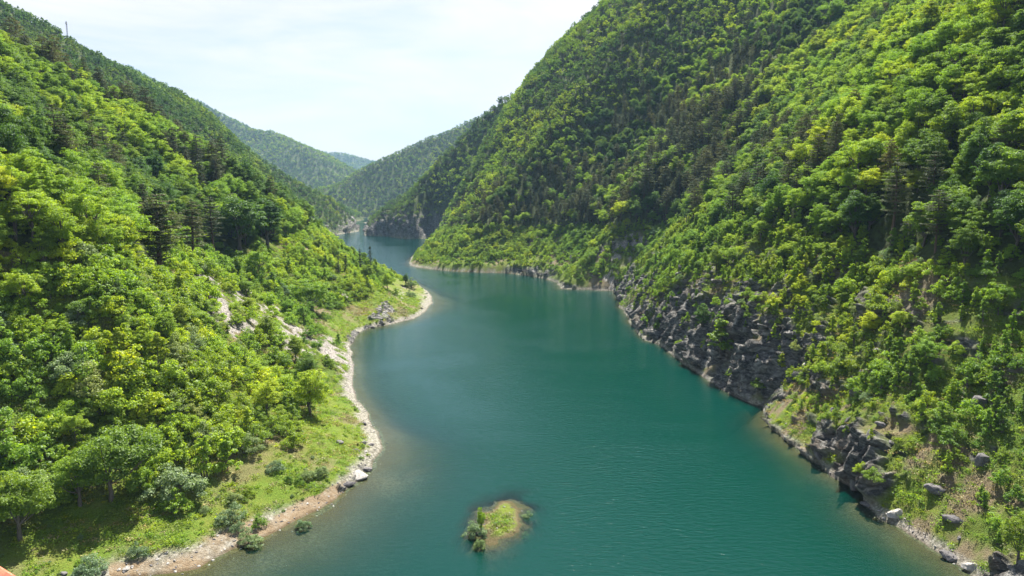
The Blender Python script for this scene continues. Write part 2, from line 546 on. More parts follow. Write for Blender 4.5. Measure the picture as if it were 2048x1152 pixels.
rock = rock * (1 - scree * .93) * (1 - .85 * sstep(.12, .30, fbm2(GX / 7, GZ / 5 + GY / 9, 3, 460)) * (GS < 2.6))
right_low = in_poly(GPX, GPY, [(1230, 570), (1400, 590), (1600, 680), (1700, 800), (1900, 880), (2100, 960), (2300, 1400), (1700, 1100)]) & near
rock = np.maximum(rock, right_low * sstep(.16, .34, nz2 + .35 * nz) * (GZ > .1))
left_rock = in_poly(GPX, GPY, [(-60, 770), (60, 780), (190, 800), (250, 850), (170, 940), (-60, 960)]) & near
rock = np.maximum(rock, left_rock * sstep(.05, .25, nz2))
ledge = in_poly(WX, WY, [(672, 962), (735, 915), (752, 935), (700, 985)]) | in_poly(WX, WY, [(745, 612), (782, 600), (780, 645), (752, 655)]) | in_poly(WX, WY, [(700, 672), (760, 640), (765, 655), (712, 690)])
rock = np.maximum(rock, (ledge & near) * sstep(-.3, 0, nz) * (GZ > 0))
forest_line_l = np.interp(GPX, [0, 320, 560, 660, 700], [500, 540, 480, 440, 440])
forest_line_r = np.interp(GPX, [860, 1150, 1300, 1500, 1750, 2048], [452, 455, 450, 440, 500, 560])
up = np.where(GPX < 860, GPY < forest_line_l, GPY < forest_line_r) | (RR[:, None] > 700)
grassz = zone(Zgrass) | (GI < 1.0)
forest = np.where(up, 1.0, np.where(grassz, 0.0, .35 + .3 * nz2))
soil = np.clip(right_low * sstep(-.15, .35, nz) * .9 + (~up) * (~grassz) * sstep(.1, .45, nz2) * .8, 0, 1)
soil = np.maximum(soil, (GI < 1.9) * sstep(.5, .8, GI + .25 * nz) * .8)
soil = np.maximum(soil, grassz * sstep(.05, .5, nz2 + .3 * nz) * .55)
forest = np.where(GI < 2, 0, forest)
forest = forest * (GZ > -.1)
soil = np.where(GZ < -.1, 1.0, soil)
scree = np.where(GZ < -.1, .45 * sstep(-.3, .3, nz2), scree)
wet = np.maximum(sstep(.25, .05, GZ) * sstep(-1.5, 0, GZ) * .8, (GZ < 0) * .25)

# crag relief
OFX, OFY, OFZ = np.zeros_like(GX), np.zeros_like(GX), np.zeros_like(GX)   # the rock is pushed out along its normal
me_mask = (rock > .05) & (GZ > -1.5)
nx = -(gr * np.sin(AZ)[None, :] + ga * np.cos(AZ)[None, :]); ny = -(gr * np.cos(AZ)[None, :] - ga * np.sin(AZ)[None, :])
nl = np.sqrt(nx ** 2 + ny ** 2 + 1)
ii = np.nonzero(me_mask)
X0, Y0, Z0 = GX[ii], GY[ii], GZ[ii]
disp = 0
wob1, wob2 = noise3(X0 / 3, Y0 / 3, Z0 / 3, 5) * .35, noise3(X0 / 3, Y0 / 3, Z0 / 3, 6) * .35
def worley(x, y, z, seed):
    """tilted facets: every cell of a jittered lattice is a flat block of its own height and lean"""
    xi, yi, zi = (np.floor(v).astype(np.int64) for v in (x, y, z))
    best = np.full(x.shape, 1e9); val = np.zeros(x.shape)
    for dx in (-1, 0, 1):
        for dy in (-1, 0, 1):
            for dz in (-1, 0, 1):
                a, b, c = xi + dx, yi + dy, zi + dz
                h1, h2, h3 = _hash(a, b, c + seed), _hash(b + 57, c, a + seed), _hash(c + 91, a, b + seed)
                qx, qy, qz = x - (a + .5 + .45 * h1), y - (b + .5 + .45 * h2), z - (c + .5 + .45 * h3)
                d2 = qx * qx + qy * qy + qz * qz
                m = d2 < best
                best = np.where(m, d2, best)
                val = np.where(m, h1 * .5 + h2 * qz * .9 + h3 * qx * .7 + h1 * qy * .7, val)
    return val
for k, (wl_, am) in enumerate(((13.0, 2.6), (5.2, 1.9), (2.2, .9), (1.0, .35))):
    dsp = worley(X0 / wl_ + wob1, Y0 / wl_ + wob2 + Z0 * .35 / wl_, Z0 / (wl_ * (2.6, 2.4, 1.7, 1.2)[k]), 11 + k)
    disp = disp + am * dsp
sc_far = 1 + (np.hypot(X0, Y0) > 600) * 1.2
disp = disp * rock[ii] * sc_far * sstep(-1.5, 1.5, Z0) * np.clip(GS[ii], .35, 1)
DX, DY, DZ = GX.copy(), GY.copy(), GZ.copy()
OFX[ii] = disp * nx[ii] / nl[ii]; OFY[ii] = disp * ny[ii] / nl[ii]; OFZ[ii] = disp / nl[ii]
DX[ii] += disp * nx[ii] / nl[ii]; DY[ii] += disp * ny[ii] / nl[ii]; DZ[ii] += disp / nl[ii]

idx = np.arange(NR * NA).reshape(NR, NA)
faces = np.stack([idx[:-1, :-1], idx[:-1, 1:], idx[1:, 1:], idx[1:, :-1]], -1).reshape(-1, 4)
ground_mat = make_ground_mat()
gme = mesh_np("terrain", np.stack([DX, DY, DZ], -1).reshape(-1, 3), faces, [ground_mat], True)
for n_, v_ in (("rock", rock), ("scree", scree), ("clay", clay), ("forest", forest), ("soil", soil), ("wet", wet)):
    add_attr(gme, n_, v_)
tag(add_obj("terrain", gme), kind='structure')

# ------------------------------------------------------------------ water
def make_water_mat():
    m, ns, ls = new_mat("lake water")
    out = ns.new("ShaderNodeOutputMaterial")
    geo = ns.new("ShaderNodeNewGeometry")
    P = geo.outputs['Position']
    mp = nd(ns, "ShaderNodeMapping", Rotation=(0, 0, math.radians(-8)), Scale=(.62, 1.5, 1))
    ls.new(P, mp.inputs['Vector'])
    a = nd(ns, "ShaderNodeTexNoise", Scale=.95, Detail=5, Roughness=.6, Distortion=.4)
    ls.new(mp.outputs['Vector'], a.inputs['Vector'])
    gust = nd(ns, "ShaderNodeTexNoise", Scale=.018, Detail=3, Roughness=.5, Distortion=1.5)
    ls.new(P, gust.inputs['Vector'])
    gr2 = nd(ns, "ShaderNodeMapRange")
    for k, v in (('From Min', .35), ('From Max', .65), ('To Min', .45), ('To Max', 1.0)):
        gr2.inputs[k].default_value = v
    ls.new(gust.outputs['Fac'], gr2.inputs['Value'])
    bp = nd(ns, "ShaderNodeBump", Distance=.17)
    ls.new(gr2.outputs['Result'], bp.inputs['Strength'])
    ls.new(a.outputs['Fac'], bp.inputs['Height'])
    # the body of the water: milky teal, opaque where deep
    body = nd(ns, "ShaderNodeBsdfDiffuse", Color=(.0000, .028, .0205, 1))
    tr = nd(ns, "ShaderNodeBsdfTransparent", Color=(.80, .90, .74, 1))
    dep = attr(ns, "depth")
    ex = ns.new("ShaderNodeMath"); ex.operation = 'MULTIPLY'; ex.inputs[1].default_value = -.52
    ls.new(dep, ex.inputs[0])
    ex2 = ns.new("ShaderNodeMath"); ex2.operation = 'EXPONENT'
    ls.new(ex.outputs[0], ex2.inputs[0])
    mx = ns.new("ShaderNodeMixShader")
    ls.new(ex2.outputs[0], mx.inputs['Fac'])
    ls.new(body.outputs[0], mx.inputs[1]); ls.new(tr.outputs[0], mx.inputs[2])
    gl = nd(ns, "ShaderNodeBsdfGlossy", Roughness=.05, Color=(.62, .74, .78, 1))
    ls.new(bp.outputs['Normal'], gl.inputs['Normal'])
    fr = nd(ns, "ShaderNodeFresnel", IOR=1.333)
    ls.new(bp.outputs['Normal'], fr.inputs['Normal'])
    top = ns.new("ShaderNodeMixShader")
    ls.new(fr.outputs[0], top.inputs['Fac'])
    ls.new(mx.outputs[0], top.inputs[1]); ls.new(gl.outputs[0], top.inputs[2])
    ls.new(top.outputs[0], out.inputs['Surface'])
    return m

wxs = np.concatenate([np.arange(-620, -120, 5.0), np.arange(-120, 100, .8), np.arange(100, 160, 5.0)])
wys = np.concatenate([np.arange(-200, 60, 10.0), np.arange(60, 260, .8), np.arange(260, 620, 2.0), np.arange(620, 1900, 6.0)])
wX, wY = np.meshgrid(wxs, wys)
wZ = terrain(wX, wY)
wi = np.arange(wX.size).reshape(wX.shape)
wf = np.stack([wi[:-1, :-1], wi[:-1, 1:], wi[1:, 1:], wi[1:, :-1]], -1).reshape(-1, 4)
wme = mesh_np("water", np.stack([wX, wY, np.zeros_like(wX)], -1).reshape(-1, 3), wf, [make_water_mat()], True)
add_attr(wme, "depth", np.maximum(-wZ, 0))
tag(add_obj("water", wme), kind='structure')

# ------------------------------------------------------------------ foliage and bark materials
def leaf_mat(name, refl, trans, var=.25, patch=True):
    """refl / trans: (r,g,b) of light reflected and let through; hue wanders from plant to plant"""
    m, ns, ls = new_mat(name)
    out = ns.new("ShaderNodeOutputMaterial")
    oi = ns.new("ShaderNodeObjectInfo")
    rr = ramp(ns, [(0, (1 - var, 1 - var * .7, 1 - var * .2)), (.35, (.92, .97, 1.0)), (.65, (1.0, 1.0, .8)), (1, (1 + var * 1.6, 1 + var * .8, .8))])
    ls.new(oi.outputs['Random'], rr.inputs['Fac'])
    geo = ns.new("ShaderNodeNewGeometry")
    ri = ramp(ns, [(0, (.72, .78, .8)), (.5, (1, 1, 1)), (1, (1.3, 1.2, 1.0))])
    ls.new(geo.outputs['Random Per Island'], ri.inputs['Fac'])
    n = nd(ns, "ShaderNodeTexNoise", Scale=.021, Detail=3, Roughness=.6)
    ls.new(oi.outputs['Location'], n.inputs['Vector'])
    pr = ramp(ns, [(.36, (.74, .84, .95)), (.5, (1, 1, 1)), (.64, (1.34, 1.15, .85))])
    ls.new(n.outputs['Fac'], pr.inputs['Fac'])
    v = mixc(ns, ls, 1.0, rr.outputs['Color'], ri.outputs['Color'], 'MULTIPLY')
    v = mixc(ns, ls, 1.0, v, pr.outputs['Color'], 'MULTIPLY')
    c1 = mixc(ns, ls, 1.0, refl, v, 'MULTIPLY')
    c2 = mixc(ns, ls, 1.0, trans, v, 'MULTIPLY')
    df = ns.new("ShaderNodeBsdfDiffuse"); tl = ns.new("ShaderNodeBsdfTranslucent")
    ls.new(c1, df.inputs['Color']); ls.new(c2, tl.inputs['Color'])
    ad = ns.new("ShaderNodeAddShader")
    ls.new(df.outputs[0], ad.inputs[0]); ls.new(tl.outputs[0], ad.inputs[1])
    gl = nd(ns, "ShaderNodeBsdfGlossy", Roughness=.45, Color=(.9, .95, 1, 1))
    mx = nd(ns, "ShaderNodeMixShader", Fac=.02)
    ls.new(ad.outputs[0], mx.inputs[1]); ls.new(gl.outputs[0], mx.inputs[2])
    ls.new(mx.outputs[0], out.inputs['Surface'])
    return m

def bark_mat(name, c0, c1):
    m, ns, ls = new_mat(name)
    out = ns.new("ShaderNodeOutputMaterial")
    pb = nd(ns, "ShaderNodeBsdfPrincipled", Roughness=.9)
    tc = ns.new("ShaderNodeTexCoord")
    mp = nd(ns, "ShaderNodeMapping", Scale=(6, 6, 1.2))
    ls.new(tc.outputs['Object'], mp.inputs['Vector'])
    n = nd(ns, "ShaderNodeTexNoise", Scale=2.0, Detail=6, Roughness=.7)
    ls.new(mp.outputs['Vector'], n.inputs['Vector'])
    r = ramp(ns, [(.35, c0), (.65, c1)])
    ls.new(n.outputs['Fac'], r.inputs['Fac']); ls.new(r.outputs['Color'], pb.inputs['Base Color'])
    b = nd(ns, "ShaderNodeBump", Strength=.7, Distance=.05)
    ls.new(n.outputs['Fac'], b.inputs['Height']); ls.new(b.outputs['Normal'], pb.inputs['Normal'])
    ls.new(pb.outputs[0], out.inputs['Surface'])
    return m

M_MID = leaf_mat("mid green leaves", (.070, .115, .014), (.125, .195, .008))
M_YEL = leaf_mat("yellow green leaves", (.096, .152, .016), (.178, .265, .008))
M_DEEP = leaf_mat("deep green leaves", (.038, .080, .014), (.064, .118, .009))
M_GREY = leaf_mat("grey green leaves", (.105, .145, .070), (.095, .140, .045), .12)
M_NEED = leaf_mat("olive needles", (.070, .082, .034), (.034, .044, .014), .18)
M_SPRUCE = leaf_mat("dark needles", (.030, .055, .026), (.012, .024, .008), .15)
M_BARK = bark_mat("grey brown bark", (.055, .045, .036), (.14, .12, .10))
M_PBARK = bark_mat("reddish pine bark", (.060, .038, .028), (.15, .095, .065))
M_DEAD = bark_mat("bleached dead wood", (.20, .18, .16), (.42, .39, .35))

# ------------------------------------------------------------------ plant meshes
def diamonds(C, N, size, rng, aspect=.62):
    """one leaf spray (rhombus bent along its middle) at each centre C with normal N"""
    n = len(C)
    N = N / np.linalg.norm(N, axis=1, keepdims=True)
    R = rng.normal(size=(n, 3))
    T = np.cross(N, R); T /= np.linalg.norm(T, axis=1, keepdims=True)
    B = np.cross(N, T)
    s = (size * rng.uniform(.6, 1.35, n))[:, None]
    v = np.stack([C - T * s * .55, C + B * s * aspect * .5 - N * s * .10, C + T * s * .55 - N * s * .06, C - B * s * aspect * .5 - N * s * .10], 1)
    return v.reshape(-1, 3), np.arange(n * 4).reshape(-1, 4)

def clump_leaves(centres, radii, per, leaf, rng, flat=.75, updrift=.35):
    Cs, Ns = [], []
    for c, r in zip(centres, radii):
        k = max(4, int(per * rng.uniform(.75, 1.25)))
        D = rng.normal(size=(k, 3)); D /= np.linalg.norm(D, axis=1, keepdims=True)
        D[:, 2] = np.where(D[:, 2] < -.35, -D[:, 2], D[:, 2])
        rad = r * rng.uniform(.55, 1.08, k)[:, None]
        Cs.append(c + D * rad * np.array([1, 1, flat]))
        Ns.append(D * .7 + rng.normal(size=(k, 3)) * .5 + np.array([0, 0, updrift]))
    return np.concatenate(Cs), np.concatenate(Ns), leaf

def tube(path, radii, sides=6):
    path = np.asarray(path, float); V = []
    for i, p in enumerate(path):
        a = path[min(i + 1, len(path) - 1)] - path[max(i - 1, 0)]
        a = a / (np.linalg.norm(a) + 1e-9)
        u = np.cross(a, [0, 0, 1.0]) if abs(a[2]) < .9 else np.cross(a, [1.0, 0, 0])
        u /= np.linalg.norm(u); w = np.cross(a, u)
        for s in range(sides):
            t = 2 * math.pi * s / sides
            V.append(p + (u * math.cos(t) + w * math.sin(t)) * radii[i])
    Fs = []
    for i in range(len(path) - 1):
        for s in range(sides):
            t = (s + 1) % sides
            Fs.append((i * sides + s, i * sides + t, (i + 1) * sides + t, (i + 1) * sides + s))
    Fs.append((0, 0 + 1, 2, 3) if sides == 4 else (0, 1, 2, 2 + 1))
    return np.array(V), np.array(Fs)

def join(lst):
    V, Fs, o = [], [], 0
    for v, f in lst:
        V.append(v); Fs.append(f + o); o += len(v)
    return np.concatenate(V), np.concatenate(Fs)

def broadleaf(seed, height, width, nclump, per, leaf, base=.28, lean=0.0, cone=0.0):
    """returns (trunk verts/faces, crown verts/faces); crown is separate leaf clumps round a limb skeleton"""
    rng = np.random.RandomState(seed)
    Hc = height * (1 - base)
    cz = height * base + Hc * .5
    cs, rs = [], []
    while len(cs) < nclump:
        D = rng.normal(size=3); D /= np.linalg.norm(D)
        rad = rng.uniform(.35, 1.0) ** .6
        if D[2] < -.55 and rng.rand() < .6:
            continue
        taper = 1 - cone * max(0, D[2] * rad * .5 + .5)
        p = np.array([D[0] * width * .40 * rad * taper, D[1] * width * .40 * rad * taper, cz + D[2] * Hc * .40 * rad])
        p[0] += lean * (p[2] / height) * width
        # lobes: uneven outline
        th = math.atan2(D[1], D[0])
        p[:2] *= 1 + .26 * math.sin(3 * th + seed) + .16 * math.sin(5 * th + 2.3 * seed)
        p[2] += Hc * .10 * math.sin(2 * th + 1.7 * seed) * max(D[2], 0)
        cs.append(p); rs.append(width * rng.choice([.07, .10, .14, .19]) * rng.uniform(.8, 1.15) * (1 - .3 * cone))
    for _ in range(nclump // 5):                            # stray shoots beyond the outline
        c = cs[rng.randint(nclump)]
        q_ = (c - np.array([0, 0, cz])); q_ = q_ / (np.linalg.norm(q_) + 1e-6)
        cs.append(c + q_ * width * .09 + np.array([0, 0, .04 * Hc])); rs.append(width * .055)
    C, N, _ = clump_leaves(cs, rs, per, leaf, rng, .52, .55)
    crown = diamonds(C, N, leaf, rng)
    parts = []
    top = np.array([lean * width * .6, 0, height * .72])
    tr = height * .022 + .05
    pts = [np.array([0, 0, -.6]), np.array([rng.normal() * .05, 0, height * base * .6]), np.array([rng.normal() * .2, rng.normal() * .2, height * base * 1.2]) , top]
    parts.append(tube(pts, [tr * 1.4, tr, tr * .8, tr * .25]))
    for c in cs[::max(1, nclump // 9)]:
        s = pts[1] * .3 + pts[2] * .7 if rng.rand() < .5 else pts[2] * .6 + pts[3] * .4
        mid = (s + c) * .5 + np.array([0, 0, -.05 * height])
        parts.append(tube([s, mid, c], [tr * .5, tr * .32, tr * .1], 5))
    return join(parts), crown

def pine(seed, height, width, whorls, per, leaf, base=.35, conic=.5, droop=.1):
    rng = np.random.RandomState(seed)
    Cs, Ns, limbs = [], [], []
    tr = height * .016 + .04
    sway = rng.normal(size=2) * .02 * height
    def tp(z):
        t = z / height
        return np.array([sway[0] * math.sin(t * 3), sway[1] * t * t, z])
    zs = np.linspace(0, height, 8)
    limbs.append(tube([tp(z) - np.array([0, 0, .6 * (i == 0)]) for i, z in enumerate(zs)], [tr * (1.25 - 1.15 * i / 7) for i in range(8)]))
    for w in range(whorls):
        t = (w + rng.uniform(0, .8)) / whorls
        z = height * (base + (1 - base) * t)
        reach = width * .5 * ((1 - t) ** conic) * rng.uniform(.7, 1.15) + .25
        if t < .2:
            reach *= rng.uniform(.5, 1)
        nb = rng.randint(4, 7)
        a0 = rng.uniform(0, 6.28)
        for b in range(nb):
            if rng.rand() < .14:
                continue
            a = a0 + 6.283 * b / nb + rng.normal() * .25
            L = reach * rng.uniform(.6, 1.1)
            d = np.array([math.cos(a), math.sin(a), rng.uniform(-.05, .22) - droop])
            s = tp(z); e = s + d * L + np.array([0, 0, .08 * L])
            limbs.append(tube([s, (s + e) * .5 - np.array([0, 0, .04 * L]), e], [tr * .28, tr * .18, tr * .06], 4))
            k = max(3, int(per * (L / (width * .5) + .25)))
            u = rng.uniform(.28, 1.05, k) ** .8
            side = np.array([-d[1], d[0], 0])
            off = rng.normal(size=k) * .20 * L * (1.15 - u * .6)
            p = s + (e - s) * u[:, None] + side * off[:, None] + rng.normal(size=(k, 3)) * np.array([.1, .1, .12]) * (.6 + .1 * L)
            Cs.append(p)
            Ns.append(rng.normal(size=(k, 3)) * .55 + np.array([0, 0, .9]) + d * .25)
    crown = diamonds(np.concatenate(Cs), np.concatenate(Ns), leaf, rng, .42)
    return join(limbs), crown

def shrub(seed, height, width, nclump, per, leaf, cone=0.0):
    rng = np.random.RandomState(seed)
    cs, rs = [], []
    for i in range(nclump):
        a = rng.uniform(0, 6.283); q = math.sqrt(rng.rand())
        z = rng.uniform(.12, 1) if cone else (1 - q * q * .75) * rng.uniform(.35, 1)
        k = 1 - cone * z
        wob = 1 + .25 * math.sin(2 * a + seed)
        cs.append(np.array([math.cos(a) * q * width * .44 * k * wob, math.sin(a) * q * width * .44 * k * wob, z * height * rng.uniform(.72, 1.0)]))
        rs.append(width * rng.uniform(.06, .18) * (1 - .55 * cone * z))
    C, N, _ = clump_leaves(cs, rs, per, leaf, rng, .8)
    crown = diamonds(C, N, leaf, rng)
    stems = []
    for c in cs[::max(1, nclump // 6)]:
        b = np.array([c[0] * .12, c[1] * .12, -.4])
        stems.append(tube([b, (b + c) * .5 + np.array([0, 0, .1 * height]), c], [.05 + .008 * height, .04, .015], 5))
    return join(stems), crown

def variant(kind_name, shapes, crown_m, trunk_m):
    (tv, tf), (cv, cf) = shapes
    crown_me = mesh_np("crown", cv, cf, [crown_m])
    trunk_me = mesh_np("trunk", tv, tf, [trunk_m], True)
    return dict(crown=crown_me, trunk=trunk_me, h=float(cv[:, 2].max()), w=float(np.ptp(cv[:, 0]) + np.ptp(cv[:, 1])) / 2,
                shapes=shapes, cm=crown_m, tm=trunk_m)

LIB = {'tree': [], 'yellow_tree': [], 'deep_tree': [], 'pine': [], 'spruce': [], 'shrub': [], 'yellow_shrub': [], 'sapling': [], 'willow': []}
for s in range(6):
    LIB['tree'].append(variant('tree', broadleaf(10 + s, (11.5, 9.5, 13.5, 11, 12.5, 9)[s], (9.0, 10.0, 8.2, 7.4, 9.6, 8.0)[s], 80, 200, .265, .22, (s - 2.5) * .05), M_MID, M_BARK))
for s in range(3):
    LIB['yellow_tree'].append(variant('tree', broadleaf(30 + s, 10.5 + s, 8.6 + s * .5, 76, 190, .255, .22, (s - 1) * .06), M_YEL, M_BARK))
for s in range(3):
    LIB['deep_tree'].append(variant('tree', broadleaf(50 + s, 12.0 + s, 9.2, 80, 200, .28, .18, 0, .3 * (s == 1)), M_DEEP, M_BARK))
for s in range(5):
    LIB['pine'].append(variant('pine', pine(70 + s, 15.5 + s * .8, 7.4 + .5 * (s % 3), 19, 95, .34, .30 - .06 * (s % 3), .34 + .12 * (s % 2)), M_NEED, M_PBARK))
for s in range(2):
    LIB['spruce'].append(variant('spruce', pine(90 + s, 9.5, 3.4, 16, 26, .36, .08, .85, .18), M_SPRUCE, M_PBARK))
for s in range(4):
    LIB['shrub'].append(variant('shrub', shrub(110 + s, 3.6, 3.9 + .3 * s, 36, 75, .24), M_MID, M_BARK))
for s in range(4):
    LIB['yellow_shrub'].append(variant('shrub', shrub(120 + s, 3.4, 3.8 + .4 * s, 34, 75, .24), M_YEL, M_BARK))
for s in range(4):
    LIB['sapling'].append(variant('sapling', shrub(130 + s, 5.0, 3.1, 40, 60, .25, .75), M_YEL if s % 2 else M_MID, M_BARK))
for s in range(3):
    LIB['willow'].append(variant('willow', shrub(140 + s, 3.2, 3.8, 40, 110, .16), M_GREY, M_BARK))

def coarse(shapes_fn, cm, tm):
    (tv, tf), (cv, cf) = shapes_fn
    v, f = join([(tv, tf), (cv, cf)])
    fm = np.r_[np.zeros(len(tf), int), np.ones(len(cf), int)]
    return mesh_np("forest_plant", v, f, [tm, cm], False, fm)

# ------------------------------------------------------------------ where the plants grow
rng = np.random.RandomState(2024)

def scatter(r0, r1, step, azlim=44):
    xs = np.arange(-r1, r1, step); ys = np.arange(20, r1, step)
    X, Y = np.meshgrid(xs, ys)
    X = X + rng.uniform(-.45, .45, X.shape) * step; Y = Y + rng.uniform(-.45, .45, X.shape) * step
    X, Y = X.ravel(), Y.ravel()
    r = np.hypot(X, Y); a = np.degrees(np.arctan2(X, Y))
    k = (r >= r0) & (r < r1) & (np.abs(a) < azlim)
    return X[k], Y[k]

def visible(x, y, z, h, tol):
    r = np.hypot(x, y)
    fi = np.interp(r - 6, RR, np.arange(NR)).astype(int)
    a = np.interp(np.arctan2(x, y), AZ, np.arange(NA)).astype(int)
    return (z + h - H) / r > GHOR[fi, a] - tol

PINE_ZONES = [[(1010, 470), (900, 440), (930, 390), (1140, 330), (1210, 240), (1280, 230), (1420, 170), (1500, 40), (1570, 20), (1560, 120), (1480, 300), (1560, 330), (1520, 440), (1400, 470), (1200, 470)],
              [(1420, 280), (1640, 260), (1780, 300), (1790, 400), (1500, 430)],
              [(90, 300), (260, 290), (310, 380), (250, 420), (120, 370)], [(230, 250), (420, 280), (480, 400), (420, 420), (250, 350)],
              [(0, 75), (130, 140), (260, 210), (400, 300), (370, 330), (180, 230), (0, 130)]]
recs = []       # kind, variant, x, y, z, scale, px size, px, py
def classify(x, y, step_kind):
    z = grid_sample(GZ, x, y); d = grid_sample(GD, x, y)
    px, py = project(x, y, z)
    r = np.hypot(x, y)
    return z, d, px, py, r

def sample_flags(x, y):
    return (grid_sample(rock, x, y), grid_sample(scree, x, y), grid_sample(GS, x, y), grid_sample(forest, x, y),
            grid_sample(grassz.astype(float), x, y), grid_sample(up.astype(float), x, y), grid_sample(GI, x, y))

def put(kinds, x, y, z, scale, px, py, r):
    x, y, z = x + grid_sample(OFX, x, y), y + grid_sample(OFY, x, y), z + grid_sample(OFZ, x, y)
    for i in range(len(x)):
        kd = kinds[i]
        vi = rng.randint(len(LIB[kd]))
        s = scale[i]
        recs.append((kd, vi, x[i], y[i], z[i], s, LIB[kd][vi]['h'] * s / r[i], px[i], py[i]))

# tall forest, near and middle distance
for r0, r1, step in ((60, 470, 4.8), (470, 1250, 5.2)):
    x, y = scatter(r0, r1, step)
    z, d, px, py, r = classify(x, y, step)
    rk, sc_, sl, fo, gz_, up_, gi = sample_flags(x, y)
    k = (z > 2.5) & (d > 6) & (up_ > .5) & (sc_ < .4) & visible(x, y, z, 14, .012) & (py > -140)
    k &= (rk < .55) | (rng.rand(len(x)) < .45)
    x, y, z, d, px, py, r, rk = (v[k] for v in (x, y, z, d, px, py, r, rk))
    inp = np.zeros(len(x), bool)
    for P in PINE_ZONES:
        inp |= in_poly(px, py, P)
    tone = fbm2(x / 40, y / 40, 4, 700) * 1.5 + rng.normal(size=len(x)) * .16
    tone = tone - .60 * ((px < 860) & (r > 560)) + .22 * ((px < 860) & (r < 480)) + .12 * ((px > 1350) & (r < 480)) - .12 * ((px > 860) & (px < 1350) & (py < 420))
    u = rng.rand(len(x)) + np.where((px < 860) & (py < 420), .25, 0)
    pn = fbm2(x / 22, y / 22, 3, 740)
    kinds = np.where(inp & (u < np.clip(.40 + 1.5 * pn, .04, .9)), 'pine', np.where((~inp) & (u < .045), 'pine', np.where(tone > .22, 'yellow_tree', np.where(tone < -.18, 'deep_tree', 'tree'))))
    size = rng.uniform(.55, 1.12, len(x)) * (1 + .12 * fbm2(x / 30, y / 30, 2, 720))
    size = np.where(r > 470, size * .78, size)
    size = np.where((px > 1500) & (kinds == 'pine'), size * .85, size)
    size *= np.clip(.55 + d / 60, .55, 1)
    put(kinds, x, y, z - .4, size, px, py, r)

# scrub and young trees on the lower slopes
x, y = scatter(60, 620, 2.1)
z, d, px, py, r = classify(x, y, 0)
rk, sc_, sl, fo, gz_, up_, gi = sample_flags(x, y)
dens = np.where((px > 1230) & (px < 2200) & (py > 560), .62, .80)
dens = np.where((px > 1500) & (py > 850), .26, dens)
dens = np.where((px < 260) & (py > 770) & (py < 930), .42, dens)
dens = np.where((px > 560) & (px < 760) & (py > 560) & (py < 680), .55, dens)
dens = dens * (1 - .45 * (rk > .45)) * (1 - .9 * (sc_ > .35)) * np.where(sl > 2.8, .2, 1)
clus = fbm2(x / 8, y / 8, 3, 750)
dens = dens * np.where(rk > .45, np.clip(.9 + clus * 2.2, .08, 1.5), np.clip(.95 + clus * .6, .5, 1.3))
dens = np.where((px < 420) & (py < 800), 1.2, dens)
dens = np.where(up_ > .5, .42 * (r < 330), dens)
k = (z > 1.6) & (d > 3.5) & (gz_ < .5) & (gi > 2.5) & (rng.rand(len(x)) < dens) & visible(x, y, z, 4, .01)
x, y, z, d, px, py, r, clus = (v[k] for v in (x, y, z, d, px, py, r, clus))
u = rng.rand(len(x)); tone = fbm2(x / 18, y / 18, 3, 760) + rng.normal(size=len(x)) * .25
tone = tone + .2 * (px < 860)
kinds = np.where(tone > .05, 'yellow_shrub', 'shrub').astype(object)
kinds[(px > 1230) & (u < .45)] = 'sapling'
kinds[(px <= 1230) & (u < .10)] = 'sapling'
kinds[(px <= 700) & (u > .94)] = 'willow'
kinds[(px > 1230) & (u > .965)] = 'willow'
size = rng.uniform(.45, 1.12, len(x)) * (1 + .45 * clus) * np.where((px < 420) & (py < 800), 1.15, np.where(px > 560, .9, 1.0))
size *= np.clip(.5 + d / 25, .5, 1.25)
put(kinds, x, y, z - .15, size, px, py, r)
# bushes hanging on to the ledges of the cliff
x, y = scatter(60, 430, 2.2)
z, d, px, py, r = classify(x, y, 0)
rk, sc_, sl, fo, gz_, up_, gi = sample_flags(x, y)
cn_ = fbm2(x / 6, y / 6, 3, 780)
k = (rk > .4) & (z > 2.5) & (px > 1230) & (py > 520) & (rng.rand(len(x)) < np.clip(.12 + 1.7 * cn_, .03, .9))
x, y, z, px, py, r = (v[k] for v in (x, y, z, px, py, r))
put(rng.choice(['sapling', 'yellow_shrub', 'shrub'], len(x)), x, y, z - .1, rng.uniform(.35, .85, len(x)), px, py, r)
# low weeds and seedling bushes of the meadows
x, y = scatter(60, 420, 2.0)
z, d, px, py, r = classify(x, y, 0)
rk, sc_, sl, fo, gz_, up_, gi = sample_flags(x, y)
k = (z > .5) & (gz_ > .5) & (gi > 2) & (rng.rand(len(x)) < np.clip(.14 + .8 * fbm2(x / 6, y / 6, 3, 790), .02, .6))
x, y, z, px, py, r = (v[k] for v in (x, y, z, px, py, r))
put(rng.choice(['willow', 'yellow_shrub', 'shrub'], len(x)), x, y, z - .06, rng.uniform(.10, .27, len(x)), px, py, r)
# taller young trees standing in the scrub
x, y = scatter(60, 620, 6.0)
z, d, px, py, r = classify(x, y, 0)
rk, sc_, sl, fo, gz_, up_, gi = sample_flags(x, y)
k = (z > 4) & (d > 12) & (up_ < .5) & (gz_ < .5) & (rk < .3) & (sc_ < .3) & (sl < 1.8) & (gi > 2.5) & (rng.rand(len(x)) < np.where(px > 1230, np.where(py < 690, .5, .12), np.where((px < 520) & (py < 860), np.where(py < 700, .7, .42), .22))) & visible(x, y, z, 6, .01)
x, y, z, px, py, r = (v[k] for v in (x, y, z, px, py, r))
kinds = np.where(rng.rand(len(x)) < .5, 'yellow_tree', 'tree')
put(kinds, x, y, z - .3, rng.uniform(.36, .72, len(x)) * np.where((px < 520) & (py > 700), .7, .95), px, py, r)

